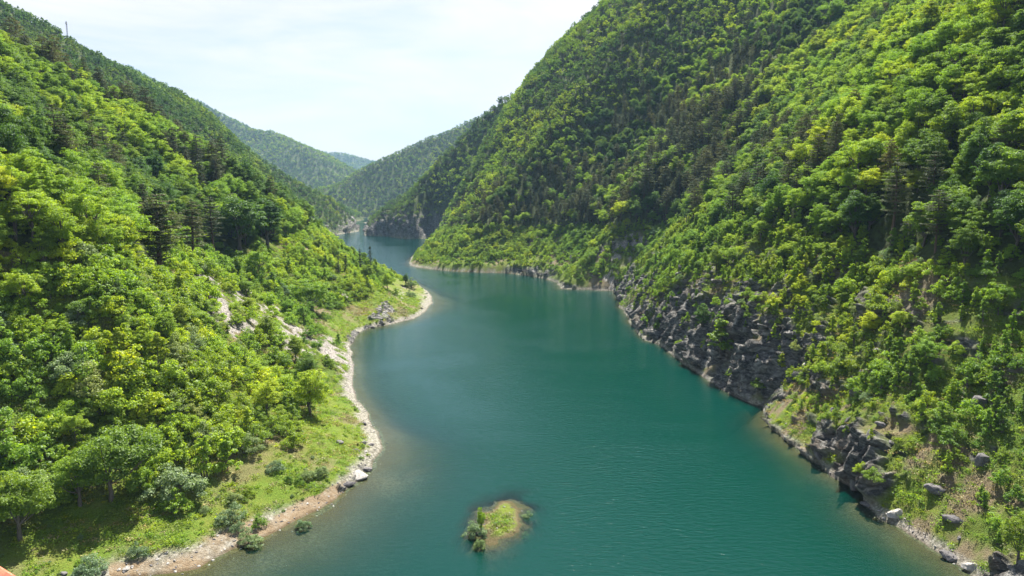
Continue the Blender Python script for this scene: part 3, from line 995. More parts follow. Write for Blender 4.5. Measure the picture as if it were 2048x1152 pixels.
# ------------------------------------------------------------------ individual plants
LEFT_HI, LEFT_LO, RIGHT_HI, RIGHT_LO, HEAD = range(5)
ROOTS = {}
special = []
def plant(kind, vi, loc, scale, rotz, label, cat, group=None, name=None):
    L = LIB[kind][vi]
    nm = name or {'tree': 'broadleaf_tree', 'yellow_tree': 'broadleaf_tree', 'deep_tree': 'broadleaf_tree', 'pine': 'pine_tree', 'spruce': 'spruce_tree',
                  'shrub': 'shrub', 'yellow_shrub': 'shrub', 'sapling': 'young_tree', 'willow': 'willow_shrub'}[kind]
    key = (kind, vi)
    if key not in ROOTS:
        root = bpy.data.objects.new(nm, None); COL.objects.link(root)
        root.empty_display_size = .5
        t = bpy.data.objects.new('trunk' if 'shrub' not in kind and kind != 'willow' else 'stems', L['trunk']); COL.objects.link(t); t.parent = root
        c = bpy.data.objects.new('crown', L['crown']); COL.objects.link(c); c.parent = root
        ROOTS[key] = (root, t, c)
    else:
        r0, t0, c0 = ROOTS[key]
        root = r0.copy(); root.name = nm; COL.objects.link(root)
        for ch in (t0, c0):
            q = ch.copy(); COL.objects.link(q); q.parent = root
    root.location = loc
    root.rotation_euler = (0, 0, rotz)
    root.scale = scale if isinstance(scale, tuple) else (scale,) * 3
    for k_ in ('label', 'category', 'group'):
        if k_ in root: del root[k_]
    tag(root, label, cat, group)
    return root

def plant_px(kind, vi, px, py, hpx, label, cat, group=None, name=None, wide=1.0, rot=None, z_off=-.15):
    """stands at a point of the ground seen in the photograph, as tall as it is there"""
    x, y, z = ground_at_px(px, py)
    special.append((x, y, max(1.0, hpx * wide * y / F_PX * .33)))
    dist = y * cp_ - (z - H) * sp_
    s = hpx * dist / F_PX / LIB[kind][vi]['h'] / math.cos(math.atan2(H - z, y)) 
    return plant(kind, vi, (x, y, z + z_off), (s * wide, s * wide, s), rng.uniform(0, 6.28) if rot is None else rot, label, cat, group, name)


plant_px('pine', 0, 322, 548, 160, 'tallest pine with paired dark trunk above the pale landslip on the left slope', 'pine tree', wide=1.3)
plant_px('pine', 2, 318, 546, 140, 'slimmer pine leaning close behind the tallest pine above the landslip', 'pine tree', wide=1.2)
plant_px('pine', 1, 388, 524, 122, 'sparse pine standing beside the dark retaining wall on the left slope', 'pine tree', wide=1.2)
plant_px('pine', 3, 428, 505, 112, 'broad pine behind the retaining wall, next to dense dark broadleaf trees', 'pine tree', wide=1.25)
plant_px('deep_tree', 0, 480, 500, 110, 'dense dark green broadleaf tree right of the pines on the left slope', 'tree', wide=1.2)
plant_px('deep_tree', 1, 535, 490, 95, 'dark round tree at the right end of the dark wood above the left bank', 'tree', wide=1.15)
plant_px('yellow_tree', 0, 620, 830, 92, 'bright green tree with visible trunk alone at the edge of the lakeside meadow', 'tree', wide=1.05)
plant_px('yellow_tree', 1, 625, 622, 68, 'yellowish rounded tree standing out of the scrub behind the grassy point', 'tree', wide=1.35)
plant_px('yellow_tree', 2, 520, 560, 62, 'round pale green tree above the right end of the landslip', 'tree', wide=1.0)
plant_px('tree', 1, 222, 1000, 140, 'large leafy tree at the foot of the left slope casting a dark shadow on grass', 'tree', wide=1.0)
plant_px('yellow_tree', 1, 160, 1010, 105, 'pale leafy tree left of the large tree at the meadow edge', 'tree', wide=1.1)
plant_px('tree', 0, 40, 1080, 130, 'leafy tree in the bottom left corner above the red railing', 'tree', wide=1.1)
plant_px('tree', 2, 592, 722, 52, 'darker green tree beside the scree chute on the left bank', 'tree', wide=1.1)
plant_px('deep_tree', 2, 615, 775, 70, 'dark bushy tree above the pale beach on the left bank', 'tree', wide=1.1)
plant_px('willow', 0, 348, 990, 60, 'rounded grey-green willow bush at the edge of the left meadow', 'bush', wide=1.15)
plant_px('willow', 1, 187, 800, 80, 'silvery domed bush in the scrub near the left edge', 'bush', wide=.95)
plant_px('willow', 2, 352, 715, 52, 'silvery bush in the middle of the left scrub slope', 'bush', wide=.95)
plant_px('willow', 0, 150, 745, 50, 'pale grey bush just above the silvery domed bush on the left slope', 'bush', wide=1.2)
plant_px('willow', 1, 178, 1152, 42, 'pale willow bush on the shore at the bottom edge by the railing', 'bush', wide=1.2)
plant_px('willow', 2, 500, 1088, 30, 'small round willow bush on the orange clay shore', 'bush', wide=1.2)
plant_px('yellow_shrub', 0, 350, 1022, 45, 'low green bush on the meadow just below the rounded willow', 'bush', wide=1.1)
plant_px('shrub', 1, 585, 892, 40, 'dark green bush at the top edge of the left meadow', 'bush')
plant_px('sapling', 1, 410, 958, 85, 'young tree standing where scrub meets the left meadow', 'young tree', wide=1.0)
plant_px('sapling', 3, 455, 940, 75, 'leafy young tree with dark shadow at the meadow edge', 'young tree', wide=1.25)
for k_, (px_, py_, h_, lab) in enumerate([
        (553, 942, 24, 'small grey bush on the upper meadow, leftmost of the row'), (578, 962, 18, 'tiny bush in the middle of the meadow'),
        (615, 958, 24, 'small grey-green bush on the meadow right of the tiny bush'), (644, 952, 22, 'small dark bush on the meadow nearest the boulders'),
        (598, 968, 20, 'low tuft-like bush with shadow on the bright meadow'), (463, 1042, 38, 'pale willow bush low on the meadow above the clay shore'),
        (466, 1004, 22, 'little silvery bush above the pale willow bush on the meadow'), (498, 990, 22, 'little silvery bush on the stony patch of the meadow'),
        (276, 1110, 26, 'small dark bush alone on the lower meadow'), (410, 1025, 16, 'tiny dark bush in the middle of the lower meadow'),
        (519, 1052, 28, 'thin upright bush at the meadow rim above the clay shore'), (476, 1062, 22, 'thin pale sapling beside the clay shore')]):
    plant_px(('willow', 'shrub')[k_ % 3 == 1], k_ % 3, px_, py_, h_, lab, 'bush', 'small bushes dotted over the lakeside meadow')
plant_px('willow', 0, 605, 1060, 20, 'half-drowned willow sprig standing in the shallows off the clay shore', 'bush', z_off=.0)
# the grassy point
plant_px('spruce', 0, 741, 540, 48, 'dark pointed conifer on the grassy point, tallest against the water', 'conifer', 'conifers on the grassy point', wide=.9)
plant_px('spruce', 1, 721, 540, 46, 'dark pointed conifer just left of the tallest one by the water', 'conifer', 'conifers on the grassy point', wide=1.1)
plant_px('spruce', 0, 692, 544, 34, 'smaller conifer left of the two pointed ones behind the point', 'conifer', 'conifers on the grassy point', wide=1.2)
plant_px('spruce', 1, 677, 546, 30, 'smallest conifer at the left end of the row behind the point', 'conifer', 'conifers on the grassy point', wide=1.2)
plant_px('deep_tree', 2, 811, 572, 27, 'small dark tree at the end of the grassy point', 'tree', wide=.9)
plant_px('willow', 1, 822, 575, 22, 'pale bush beside the small dark tree at the end of the point', 'bush')
plant_px('willow', 2, 821, 594, 16, 'small grey bush on the grass of the point', 'bush')
plant_px('shrub', 0, 790, 590, 16, 'little green bush beside the stony patch of the point', 'bush')
plant_px('tree', 3, 735, 572, 44, 'dark green tree in the middle of the point scrub', 'tree', wide=.95)
plant_px('yellow_tree', 0, 775, 580, 36, 'pale green tree near the tip of the point', 'tree')
# right bank
plant_px('sapling', 0, 1733, 938, 42, 'single bright young tree on the brink of the right-hand cliff', 'young tree', wide=1.25)
plant_px('deep_tree', 1, 1405, 665, 60, 'bright bush growing from a ledge high on the dark cliff', 'tree', wide=.9)
plant_px('sapling', 2, 1440, 700, 70, 'leafy young tree rooted in a cleft of the dark cliff', 'young tree', wide=1.6)
plant_px('tree', 2, 2035, 1130, 100, 'bright green tree cut off by the right edge at the bottom corner', 'tree', wide=.9)
plant_px('pine', 4, 1785, 468, 150, 'tall pine with bare dark trunk above the right bank', 'pine tree', wide=1.0)
plant_px('yellow_tree', 2, 1660, 62, 60, 'yellow-leaved tree high on the right-hand slope', 'tree', wide=1.1)
# island
isl = 'bushes on the little island'
plant_px('willow', 0, 948, 1072, 28, 'pale drooping willow at the left shore of the island', 'bush', isl)
plant_px('yellow_tree', 1, 962, 1076, 60, 'thin tall sapling rising from the left shore of the island', 'young tree', isl, wide=.34, name='young_tree')
plant_px('willow', 1, 1055, 1045, 24, 'pale willow at the right shore of the island', 'bush', isl)
plant_px('willow', 2, 1052, 1076, 12, 'flat willow leaning over the water at the island corner', 'bush', isl, wide=1.9)
plant_px('willow', 0, 959, 1100, 24, 'drowned sprig standing in the water below the island', 'bush', isl, wide=.7)

# ---- the 300 of each kind that show largest are things; the rest is one forest
def fam(k):
    return {'tree': 'T', 'yellow_tree': 'T', 'deep_tree': 'T', 'pine': 'P', 'shrub': 'S', 'yellow_shrub': 'S', 'sapling': 'Y', 'willow': 'W'}[k]
_d = ray(139, 101); _j = int(np.interp(math.atan2(_d[0], _d[1]), AZ, np.arange(NA)))     # the mast stands on the very crest
_i = int(np.argmax(np.where(RR < 1150, GT[:, _j], -9)))
MAST_AT = (float(GX[_i, _j]), float(GY[_i, _j]), float(GZ[_i, _j])); _m = MAST_AT
special.append((float(_m[0]), float(_m[1]), 13.0))
CLEAR = [[(280, 470), (450, 470), (470, 600), (300, 620)], [(600, 790), (660, 800), (660, 860), (600, 860)], [(165, 770), (215, 770), (215, 830), (165, 830)],
         [(310, 950), (390, 950), (390, 1020), (310, 1020)], [(660, 536), (760, 540), (750, 575), (665, 565)]]
def cleared(r):
    if r[0] in ('tree', 'yellow_tree', 'deep_tree', 'pine') and any(in_poly(np.array(r[7]), np.array(r[8]), P_) for P_ in CLEAR): return True
    return any((r[2] - a) ** 2 + (r[3] - b) ** 2 < c * c for a, b, c in special)
recs = [r for r in recs if not cleared(r)]
OPEN = [[(388, 545), (470, 548), (548, 600), (650, 686), (648, 725), (560, 695), (480, 672), (420, 656), (392, 622)], [(640, 668), (722, 690), (722, 815), (690, 800), (662, 760), (640, 715)]]
_hh = np.array([LIB[r[0]][r[1]]['h'] * r[5] for r in recs]); _B = np.array([r[2:5] for r in recs])
_drop = np.zeros(len(recs), bool)
for f_ in (0.0, .35, .7, 1.0):
    _x, _y = project(_B[:, 0], _B[:, 1], _B[:, 2] + _hh * f_)
    for P_ in OPEN:
        _drop |= in_poly(_x, _y, P_)
_drop &= (rng.rand(len(recs)) < .62) & (np.hypot(_B[:, 0], _B[:, 1]) < 500)
recs = [r for r, q_ in zip(recs, _drop) if not q_]
A = np.array([(r[2], r[3], r[4], r[6], r[7], r[8]) for r in recs])
hh = np.array([LIB[r[0]][r[1]]['h'] * r[5] for r in recs])
tpx, tpy = project(A[:, 0], A[:, 1], A[:, 2] + hh * .7)
rad = np.hypot(A[:, 0], A[:, 1])
fi = np.interp(rad - 4, RR, np.arange(NR)).astype(int); ai = np.interp(np.arctan2(A[:, 0], A[:, 1]), AZ, np.arange(NA)).astype(int)
vis = ((A[:, 2] + hh * .75 - H) / rad > GHOR[fi, ai]) & (tpx > 8) & (tpx < 2040) & (tpy > 8) & (tpy < 1145)
fams = np.array([fam(r[0]) for r in recs])
own = np.zeros(len(recs), bool)
for f_ in 'TPSYW':
    c = np.nonzero(vis & (fams == f_))[0]
    c = c[np.argsort(-A[c, 3])][:300 if f_ in 'TPSY' else 120]
    own[c] = True

LANDMARKS = [(350, 470, 'the tall pines on the left slope'), (500, 450, 'the dense dark trees left of the point'), (470, 600, 'the pale landslip'),
    (620, 600, 'the yellowish rounded tree on the left bank'), (690, 720, 'the white scree beach'), (640, 800, 'the lone tree at the meadow edge'),
    (187, 760, 'the silvery domed bush at left'), (150, 860, 'the bare earth patch at left'), (220, 930, 'the large tree at the foot of the left slope'),
    (348, 950, 'the rounded grey willow by the meadow'), (360, 690, 'the silvery bush in mid-slope'), (520, 860, 'the top of the left meadow'),
    (40, 1000, 'the bottom left corner above the railing'), (30, 640, 'the left edge below the dark wood'), (40, 420, 'the dark wood at the left edge'),
    (150, 340, 'the pine patch high on the left slope'), (60, 170, 'the near left ridge by the frame edge'), (260, 230, 'the near left ridge in its middle'),
    (420, 330, 'the lower end of the near left ridge'), (130, 90, 'the radio mast'), (330, 185, 'the far left ridge in its middle'), (500, 300, 'the low end of the far left ridge'),
    (640, 400, 'the dark headland of the left shore'), (770, 555, 'the conifers of the grassy point'), (650, 520, 'the sand spit beyond the point'),
    (800, 430, 'the craggy headland in the middle distance'), (880, 500, 'the low green headland at right'), (1000, 420, 'the dark pines above the right headland'),
    (1180, 500, 'the round bushes by the right bay'), (1250, 510, 'the grey landslip over the right bay'), (1330, 600, 'the left end of the dark cliff'),
    (1430, 640, 'the big cleft of the dark cliff'), (1560, 600, 'the overhang of the dark cliff'), (1560, 830, 'the narrow shelf under the dark cliff'),
    (1700, 820, 'the brink of the right cliff'), (1733, 920, 'the single bright tree on the brink'), (1800, 1010, 'the dry grass of the right shore'),
    (1960, 830, 'the split rock at the right edge'), (1970, 980, 'the stony slope in the bottom right corner'), (1900, 720, 'the young trees at the right edge'),
    (1680, 660, 'the green slope right of the cliff'), (1790, 440, 'the tall pine with bare trunk at right'), (1950, 420, 'the shaded wood at the right edge'),
    (1400, 400, 'the pine belt of the right slope'), (1220, 330, 'the left end of the pine belt'), (1520, 250, 'the pine streak running up the right slope'),
    (1660, 50, 'the yellow-leaved tree at top right'), (1950, 120, 'the top right corner'), (1750, 220, 'the light wood in mid right slope'),
    (1400, 100, 'the dark gully under the right skyline'), (1180, 80, 'the right skyline near the top'), (1060, 200, 'the right skyline in its middle'), (920, 330, 'the low end of the right skyline')]
def place_phrase(px, py, x, y):
    d2 = [((px - a) / 1.3) ** 2 + (py - b) ** 2 for a, b, _ in LANDMARKS]
    k_ = int(np.argmin(d2)); a, b, n = LANDMARKS[k_]
    if d2[k_] < 26 ** 2: return 'close by ' + n
    if abs(px - a) > 1.3 * abs(py - b): return ('to the left of ' if px < a else 'to the right of ') + n
    return ('above ' if py < b else 'below ') + n
def rad_xy(x, y): return math.hypot(x, y)
ADJ = {'tree': ('mid-green leafy tree', 'tree', 'leafy trees'), 'yellow_tree': ('bright yellow-green leafy tree', 'tree', 'leafy trees'),
       'deep_tree': ('deep green leafy tree', 'tree', 'leafy trees'), 'pine': ('dull olive pine', 'pine tree', 'pines'),
       'shrub': ('mid-green bush', 'bush', 'bushes'), 'yellow_shrub': ('bright yellow-green bush', 'bush', 'bushes'),
       'sapling': ('slender young tree', 'young tree', 'young trees'), 'willow': ('silvery grey-green bush', 'bush', 'silvery bushes')}
ALIKE = {}
for i in np.nonzero(own)[0]:
    kd, vi, x, y, z, s, _, px, py = recs[i]
    ph = place_phrase(px, py, x, y)
    a, cat, g = ADJ[kd]
    if s > (.95 if 'shrub' not in kd else .85): a = 'large ' + a; g = 'large ' + g
    elif s < .62: a = 'small ' + a; g = 'small ' + g
    tw = {'tree': 'mid-green ', 'yellow_tree': 'yellow-green ', 'deep_tree': 'deep green ', 'shrub': 'mid-green ', 'yellow_shrub': 'yellow-green '}.get(kd, '')
    g = tw + g
    if len(f'{a} {ph}'.split()) > 16: ph = ph.replace('to the left of', 'left of').replace('to the right of', 'right of')
    while len(f'{a} {ph}'.split()) > 16: a = a.replace('dull ', '').replace('bright ', '').replace('leafy ', '', 1) if any(q in a for q in ('dull ', 'bright ', 'leafy ')) else a.split(' ', 1)[1]
    o_ = plant(kd, vi, (x, y, z), s, rng.uniform(0, 6.283), f'{a} {ph}', cat, f'{g} {ph}')
    ALIKE.setdefault(o_['label'], []).append((tpx[i], tpy[i], o_))

# among look-alikes the outermost ones can still be pointed at
for lab, lst in ALIKE.items():
    if len(lst) < 2: continue
    left = sorted(lst, key=lambda q: q[0])
    names = {left[0][2].name: 'leftmost', left[-1][2].name: 'rightmost'}
    if len(lst) == 3: names[left[1][2].name] = 'middle'
    if len(lst) > 3:
        rest = sorted([q for q in lst if q[2].name not in names], key=lambda q: q[1])
        if len(rest) == 2 or rest[0][1] < min(left[0][1], left[-1][1]): names[rest[0][2].name] = 'highest' if rest[0][1] < min(left[0][1], left[-1][1]) else 'inner upper'
        if len(rest) == 2 or rest[-1][1] > max(left[0][1], left[-1][1]): names[rest[-1][2].name] = 'lowest' if rest[-1][1] > max(left[0][1], left[-1][1]) else 'inner lower'
    for _, _, o_ in lst:
        w_ = names.get(o_.name)
        if w_ and len(lab.split()) + len(w_.split()) <= 16: o_['label'] = w_ + ' ' + lab

# ------------------------------------------------------------------ the rest: forest and scrub as stuff
def instancer(name, pts, rots, scales, index, meshes, label, cat):
    src = bpy.data.collections.new(name + "_kinds")
    for k_, me in enumerate(meshes):
        o = bpy.data.objects.new(f"{name}_kind_{chr(97 + k_ // 26)}{chr(97 + k_ % 26)}", me)
        src.objects.link(o)
    me = bpy.data.meshes.new(name)
    me.vertices.add(len(pts)); me.vertices.foreach_set('co', np.asarray(pts, np.float32).ravel())
    add_attr(me, "grow", scales); add_attr(me, "spin", rots)
    ia = me.attributes.new("which", 'INT', 'POINT'); ia.data.foreach_set('value', np.asarray(index, np.int32))
    o = add_obj(name, me)
    ng = bpy.data.node_groups.new(name, 'GeometryNodeTree')
    ng.interface.new_socket("Geometry", in_out='INPUT', socket_type='NodeSocketGeometry')
    ng.interface.new_socket("Geometry", in_out='OUTPUT', socket_type='NodeSocketGeometry')
    N, L = ng.nodes, ng.links
    gi, go = N.new('NodeGroupInput'), N.new('NodeGroupOutput')
    iop = N.new('GeometryNodeInstanceOnPoints')
    ci = N.new('GeometryNodeCollectionInfo')
    ci.inputs['Collection'].default_value = src
    ci.inputs['Separate Children'].default_value = True
    ci.inputs['Reset Children'].default_value = True
    def na(nm, ty):
        n = N.new('GeometryNodeInputNamedAttribute'); n.data_type = ty; n.inputs['Name'].default_value = nm
        return n.outputs['Attribute']
    cx = N.new('ShaderNodeCombineXYZ')
    L.new(na("spin", 'FLOAT'), cx.inputs['Z'])
    L.new(gi.outputs[0], iop.inputs['Points'])
    L.new(ci.outputs[0], iop.inputs['Instance'])
    iop.inputs['Pick Instance'].default_value = True
    L.new(na("which", 'INT'), iop.inputs['Instance Index'])
    L.new(cx.outputs[0], iop.inputs['Rotation'])
    L.new(na("grow", 'FLOAT'), iop.inputs['Scale'])
    L.new(iop.outputs[0], go.inputs[0])
    md = o.modifiers.new("growth", 'NODES'); md.node_group = ng
    tag(o, label, cat, kind='stuff')
    return o

def whole(L):
    return coarse(L['shapes'], L['cm'], L['tm'])
# nearer members use the full plants, far ones lighter versions with larger sprays
F_MESH, F_KEY = [], {}
def reg(key, me):
    F_KEY[key] = len(F_MESH); F_MESH.append(me)
for kd in ('tree', 'yellow_tree', 'deep_tree', 'pine'):
    for vi, L in enumerate(LIB[kd]):
        reg((kd, vi, 0), whole(L))
FAR = {'tree': (M_MID, 3), 'yellow_tree': (M_YEL, 2), 'deep_tree': (M_DEEP, 3)}
for kd, (mm_, n_) in FAR.items():
    for s in range(n_):
        reg((kd, s, 1), coarse(broadleaf(200 + s * 7 + len(kd), 11.5 + s, 9.0, 22, 34, .85, .15), mm_, M_BARK))
for s in range(3):
    reg(('pine', s, 1), coarse(pine(260 + s, 15, 6.4, 11, 26, .7, .25), M_NEED, M_PBARK))
FN = {'tree': 3, 'yellow_tree': 2, 'deep_tree': 3, 'pine': 3}
def build_forest(name, sel_kinds, extra, label, cat):
    P, R_, S, I = [], [], [], []
    for i in np.nonzero(~own)[0]:
        kd, vi, x, y, z, s, *_ = recs[i]
        if kd not in sel_kinds: continue
        r = math.hypot(x, y)
        key = (kd, vi, 0) if r < 560 else (kd, vi % FN[kd], 1)
        P.append((x, y, z)); R_.append(rng.uniform(0, 6.283)); S.append(s); I.append(F_KEY[key])
    for kd, x, y, z, s in extra:
        P.append((x, y, z)); R_.append(rng.uniform(0, 6.283)); S.append(s); I.append(F_KEY[(kd, rng.randint(FN[kd]), 1)])
    print(name, len(P))
    return instancer(name, P, R_, S, I, F_MESH, label, cat)
# the far hills
x, y = scatter(1250, 6300, 8.5, 40)
z, d, px, py, r = classify(x, y, 0)
k = (z > 2) & (d > 5) & visible(x, y, z, 18, .004) & (px > -50) & (px < 1400)
x, y, z, px, py, r = (v[k] for v in (x, y, z, px, py, r))
keep = (r < 2400) | (rng.rand(len(x)) < np.where(r < 3600, .6, .3))
x, y, z, r = x[keep], y[keep], z[keep], r[keep]
tone = fbm2(x / 120, y / 120, 3, 800) + rng.normal(size=len(x)) * .25
far_tr = [(('yellow_tree' if t > .3 else 'deep_tree' if t < .05 else 'tree'), a, b, c - 1, rng.uniform(.65, 1.05) * (1.7 if q > 3600 else 1.3 if q > 2400 else 1)) for t, a, b, c, q in zip(tone, x, y, z, r)]
build_forest("broadleaf_forest", ('tree', 'yellow_tree', 'deep_tree'), far_tr, 'unbroken broadleaf forest covering the hillsides of the gorge, green to hazy blue', 'forest')
build_forest("pine_wood", ('pine',), [], 'dull olive pines scattered through the forest of both slopes', 'pine wood')

S_MESH, S_KEY = [], {}
for kd in ('shrub', 'yellow_shrub', 'sapling', 'willow'):
    for vi, L in enumerate(LIB[kd]):
        S_KEY[(kd, vi)] = len(S_MESH); S_MESH.append(whole(L))
P, R_, S, I = [], [], [], []
for i in np.nonzero(~own)[0]:
    kd, vi, x, y, z, s, *_ = recs[i]
    if (kd, vi) in S_KEY:
        P.append((x, y, z)); R_.append(rng.uniform(0, 6.283)); S.append(s); I.append(S_KEY[(kd, vi)])
print("scrub", len(P))
instancer("scrub", P, R_, S, I, S_MESH, 'dense green scrub filling the lower slopes between the single bushes', 'scrub')

# ------------------------------------------------------------------ ground cover
def tuft_mesh(seed, h, w, n, mat):
    rg = np.random.RandomState(seed)
    C = np.c_[rg.normal(size=(n, 2)) * w * .4, rg.uniform(.02, h, n)]
    N = rg.normal(size=(n, 3)) * .7 + np.array([0, 0, .8])
    v, f = diamonds(C, N, .22, rg, .5)
    return mesh_np("tuft", v, f, [mat])
M_GRASS = leaf_mat("meadow grass", (.12, .155, .022), (.10, .15, .010), .18)
M_DRY = leaf_mat("dry grass", (.20, .17, .075), (.06, .05, .02), .12)
G_MESH = [tuft_mesh(1, .22, .9, 60, M_GRASS), tuft_mesh(2, .35, .8, 60, M_YEL), tuft_mesh(3, .2, 1.0, 50, M_DRY), tuft_mesh(4, .4, .9, 70, M_MID)]
x, y = scatter(60, 330, .85)
z, d, px, py, r = classify(x, y, 0)
rk, sc_, sl, fo, gz_, up_, gi = sample_flags(x, y)
cl_ = grid_sample(clay, x, y); so_ = grid_sample(soil, x, y)
g_n = fbm2(x / 5, y / 5, 3, 900)
k = (z > .15) & (up_ < .5) & (rk < .5) & (sc_ < .45) & (cl_ < .4) & visible(x, y, z, .5, .002) & (sl < 1.8)
k &= rng.rand(len(x)) < np.clip(np.where(gz_ > .5, .55, .75) + g_n * 1.0 - so_ * .25, .03, 1)
k &= (gi > 1.2) | (rng.rand(len(x)) < np.interp(gi, [0, .6, .9, 1.1], [1, .9, .3, .08]))
x, y, z, g_n, px, so_ = (v[k] for v in (x, y, z, g_n, px, so_))
u = rng.rand(len(x))
which = np.where(u < .42, 0, np.where(u < .66, 1, np.where(u < .84, 2, 3)))
which = np.where((so_ > .4) & (rng.rand(len(x)) < .6), 2, which)
which = np.where((grid_sample(GI, x, y) < 1.1) & (rng.rand(len(x)) < .4), 2, which)
print("tufts", len(x))
x, y, z = x + grid_sample(OFX, x, y), y + grid_sample(OFY, x, y), z + grid_sample(OFZ, x, y)
instancer("grass", np.c_[x, y, z - .03], rng.uniform(0, 6.28, len(x)), rng.uniform(.6, 1.5, len(x)), which, G_MESH,
          'short green and dry grass tufts on the banks and the island', 'grass')

# ------------------------------------------------------------------ rocks
def rock_mat(name, lo, hi):
    m, ns, ls = new_mat(name)
    out = ns.new("ShaderNodeOutputMaterial")
    pb = nd(ns, "ShaderNodeBsdfPrincipled", Roughness=.9)
    geo = ns.new("ShaderNodeNewGeometry")
    n = nd(ns, "ShaderNodeTexNoise", Scale=1.6, Detail=8, Roughness=.7, Distortion=.8)
    ls.new(geo.outputs['Position'], n.inputs['Vector'])
    r = ramp(ns, [(.32, lo), (.68, hi)])
    ls.new(n.outputs['Fac'], r.inputs['Fac']); ls.new(r.outputs['Color'], pb.inputs['Base Color'])
    b = nd(ns, "ShaderNodeBump", Strength=.8, Distance=.25)
    ls.new(n.outputs['Fac'], b.inputs['Height']); ls.new(b.outputs['Normal'], pb.inputs['Normal'])
    ls.new(pb.outputs[0], out.inputs['Surface'])
    return m
M_RDARK = rock_mat("dark rock", (.05, .048, .052), (.19, .175, .17))
M_RPALE = rock_mat("pale rock", (.16, .15, .14), (.46, .43, .39))
import bmesh
def rock_mesh(seed, sx, sy, sz, mat, sub=3):
    bm = bmesh.new()
    bmesh.ops.create_icosphere(bm, subdivisions=sub, radius=1)
    co = np.array([v.co[:] for v in bm.verts])
    rg = np.random.RandomState(seed)
    for _ in range(14):                                     # cleave flat faces
        n_ = rg.normal(size=3); n_ /= np.linalg.norm(n_)
        h_ = rg.uniform(.55, .85)
        dd = co @ n_
        co = co - np.outer(np.maximum(dd - h_, 0), n_)
    co *= (1 + .10 * noise3(co[:, 0] * 2.5 + seed, co[:, 1] * 2.5, co[:, 2] * 2.5, 3))[:, None]
    co *= np.array([sx, sy, sz])
    for v, c in zip(bm.verts, co): v.co = c
    me = bpy.data.meshes.new("rock"); bm.to_mesh(me); bm.free()
    me.materials.append(mat)
    return me
RK = [rock_mesh(1, 1, .7, .55, M_RDARK), rock_mesh(2, 1, .8, .7, M_RPALE), rock_mesh(3, 1.3, .6, .45, M_RDARK), rock_mesh(4, 1, .9, .5, M_RPALE), rock_mesh(5, .8, .7, 1.0, M_RDARK)]
def rock_px(v, px, py, wpx, label, group=None, rot=0, name='boulder', flat=1.0):
    x, y, z = ground_at_px(px, py)
    s = wpx / 2 * math.hypot(x, y, H - z) / F_PX
    o = add_obj(name, RK[v]); o.location = (x, y, z + s * .1); o.rotation_euler = (0, 0, rot); o.scale = (s, s, s * flat)
    return tag(o, label, 'rock', group)
rock_px(0, 680, 886, 20, 'single dark boulder lying on the left meadow', rot=-.3)
rock_px(2, 712, 901, 15, 'flat grey boulder between the meadow and the beach', rot=-.4)
rock_px(1, 727, 886, 13, 'pale rock nearest the scree beach, topmost of the shore boulders')
rock_px(2, 741, 890, 14, 'dark rock at the waterside end of the shore boulders', rot=.5)
rock_px(3, 731, 903, 10, 'small pale rock in the middle of the shore boulders')
rock_px(3, 721, 913, 10, 'small pale rock lowest of the shore boulders')
rock_px(4, 729, 850, 12, 'small dark rock on the narrow beach above the other boulders')
rock_px(3, 716, 952, 42, 'large pale slab overhanging the water at the meadow corner', rot=.7, flat=.8)
rock_px(2, 695, 970, 26, 'dark cracked rock at the left end of the overhanging slab', rot=.5)
rock_px(0, 735, 940, 24, 'dark rock at the right end of the overhanging slab', rot=.9)
rock_px(2, 841, 617, 9, 'lone dark rock on the grass at the tip of the point', rot=-.2)
rock_px(0, 806, 620, 6, 'small stone on the grass of the point')
rock_px(1, 768, 626, 18, 'pale grey outcrop rock at the edge of the point', rot=.3, flat=.6)
rock_px(0, 760, 638, 20, 'broad grey outcrop rock below the pale one on the point', flat=.6)
rock_px(2, 742, 655, 14, 'dark rock at the waterline under the outcrop of the point')
rock_px(3, 253, 1137, 14, 'white flat stone near the bottom edge beside the clay shore')
rock_px(1, 207, 1146, 10, 'pale stone at the bottom edge by the willow bush')
rock_px(3, 238, 1139, 8, 'tiny white stone left of the flat white stone')
rock_px(0, 128, 1148, 14, 'grey stone at the bottom edge left of the willow bush')
rock_px(1, 332, 1107, 8, 'small pale stone on the clay above the bottom shore')
rock_px(4, 1958, 812, 34, 'dark split rock sticking out of the slope at the right edge')
rock_px(0, 1762, 850, 24, 'dark rock beside young trees above the right cliff')
rock_px(4, 1718, 968, 38, 'square dark rock buttress standing in the water under the right cliff', flat=1.6)
rock_px(1, 1790, 1030, 30, 'pale pinkish rock on the right shore below the dry grass')
rock_px(2, 1735, 1010, 26, 'dark jagged rock at the waterline right of the buttress', rot=-.7)
rock_px(4, 1965, 925, 30, 'dark column-like rock near the right edge')
rock_px(0, 1870, 980, 40, 'low dark rock outcrop in the dry grass of the right bank')
rock_px(2, 1905, 1040, 34, 'ragged grey rock rib running down the right bank', rot=-.9)
rock_px(0, 1900, 1115, 34, 'grey rock at the waterline near the bottom right corner', rot=-.6)
rock_px(1, 1940, 1135, 26, 'pale rock at the waterline in the bottom right corner', rot=-.6)
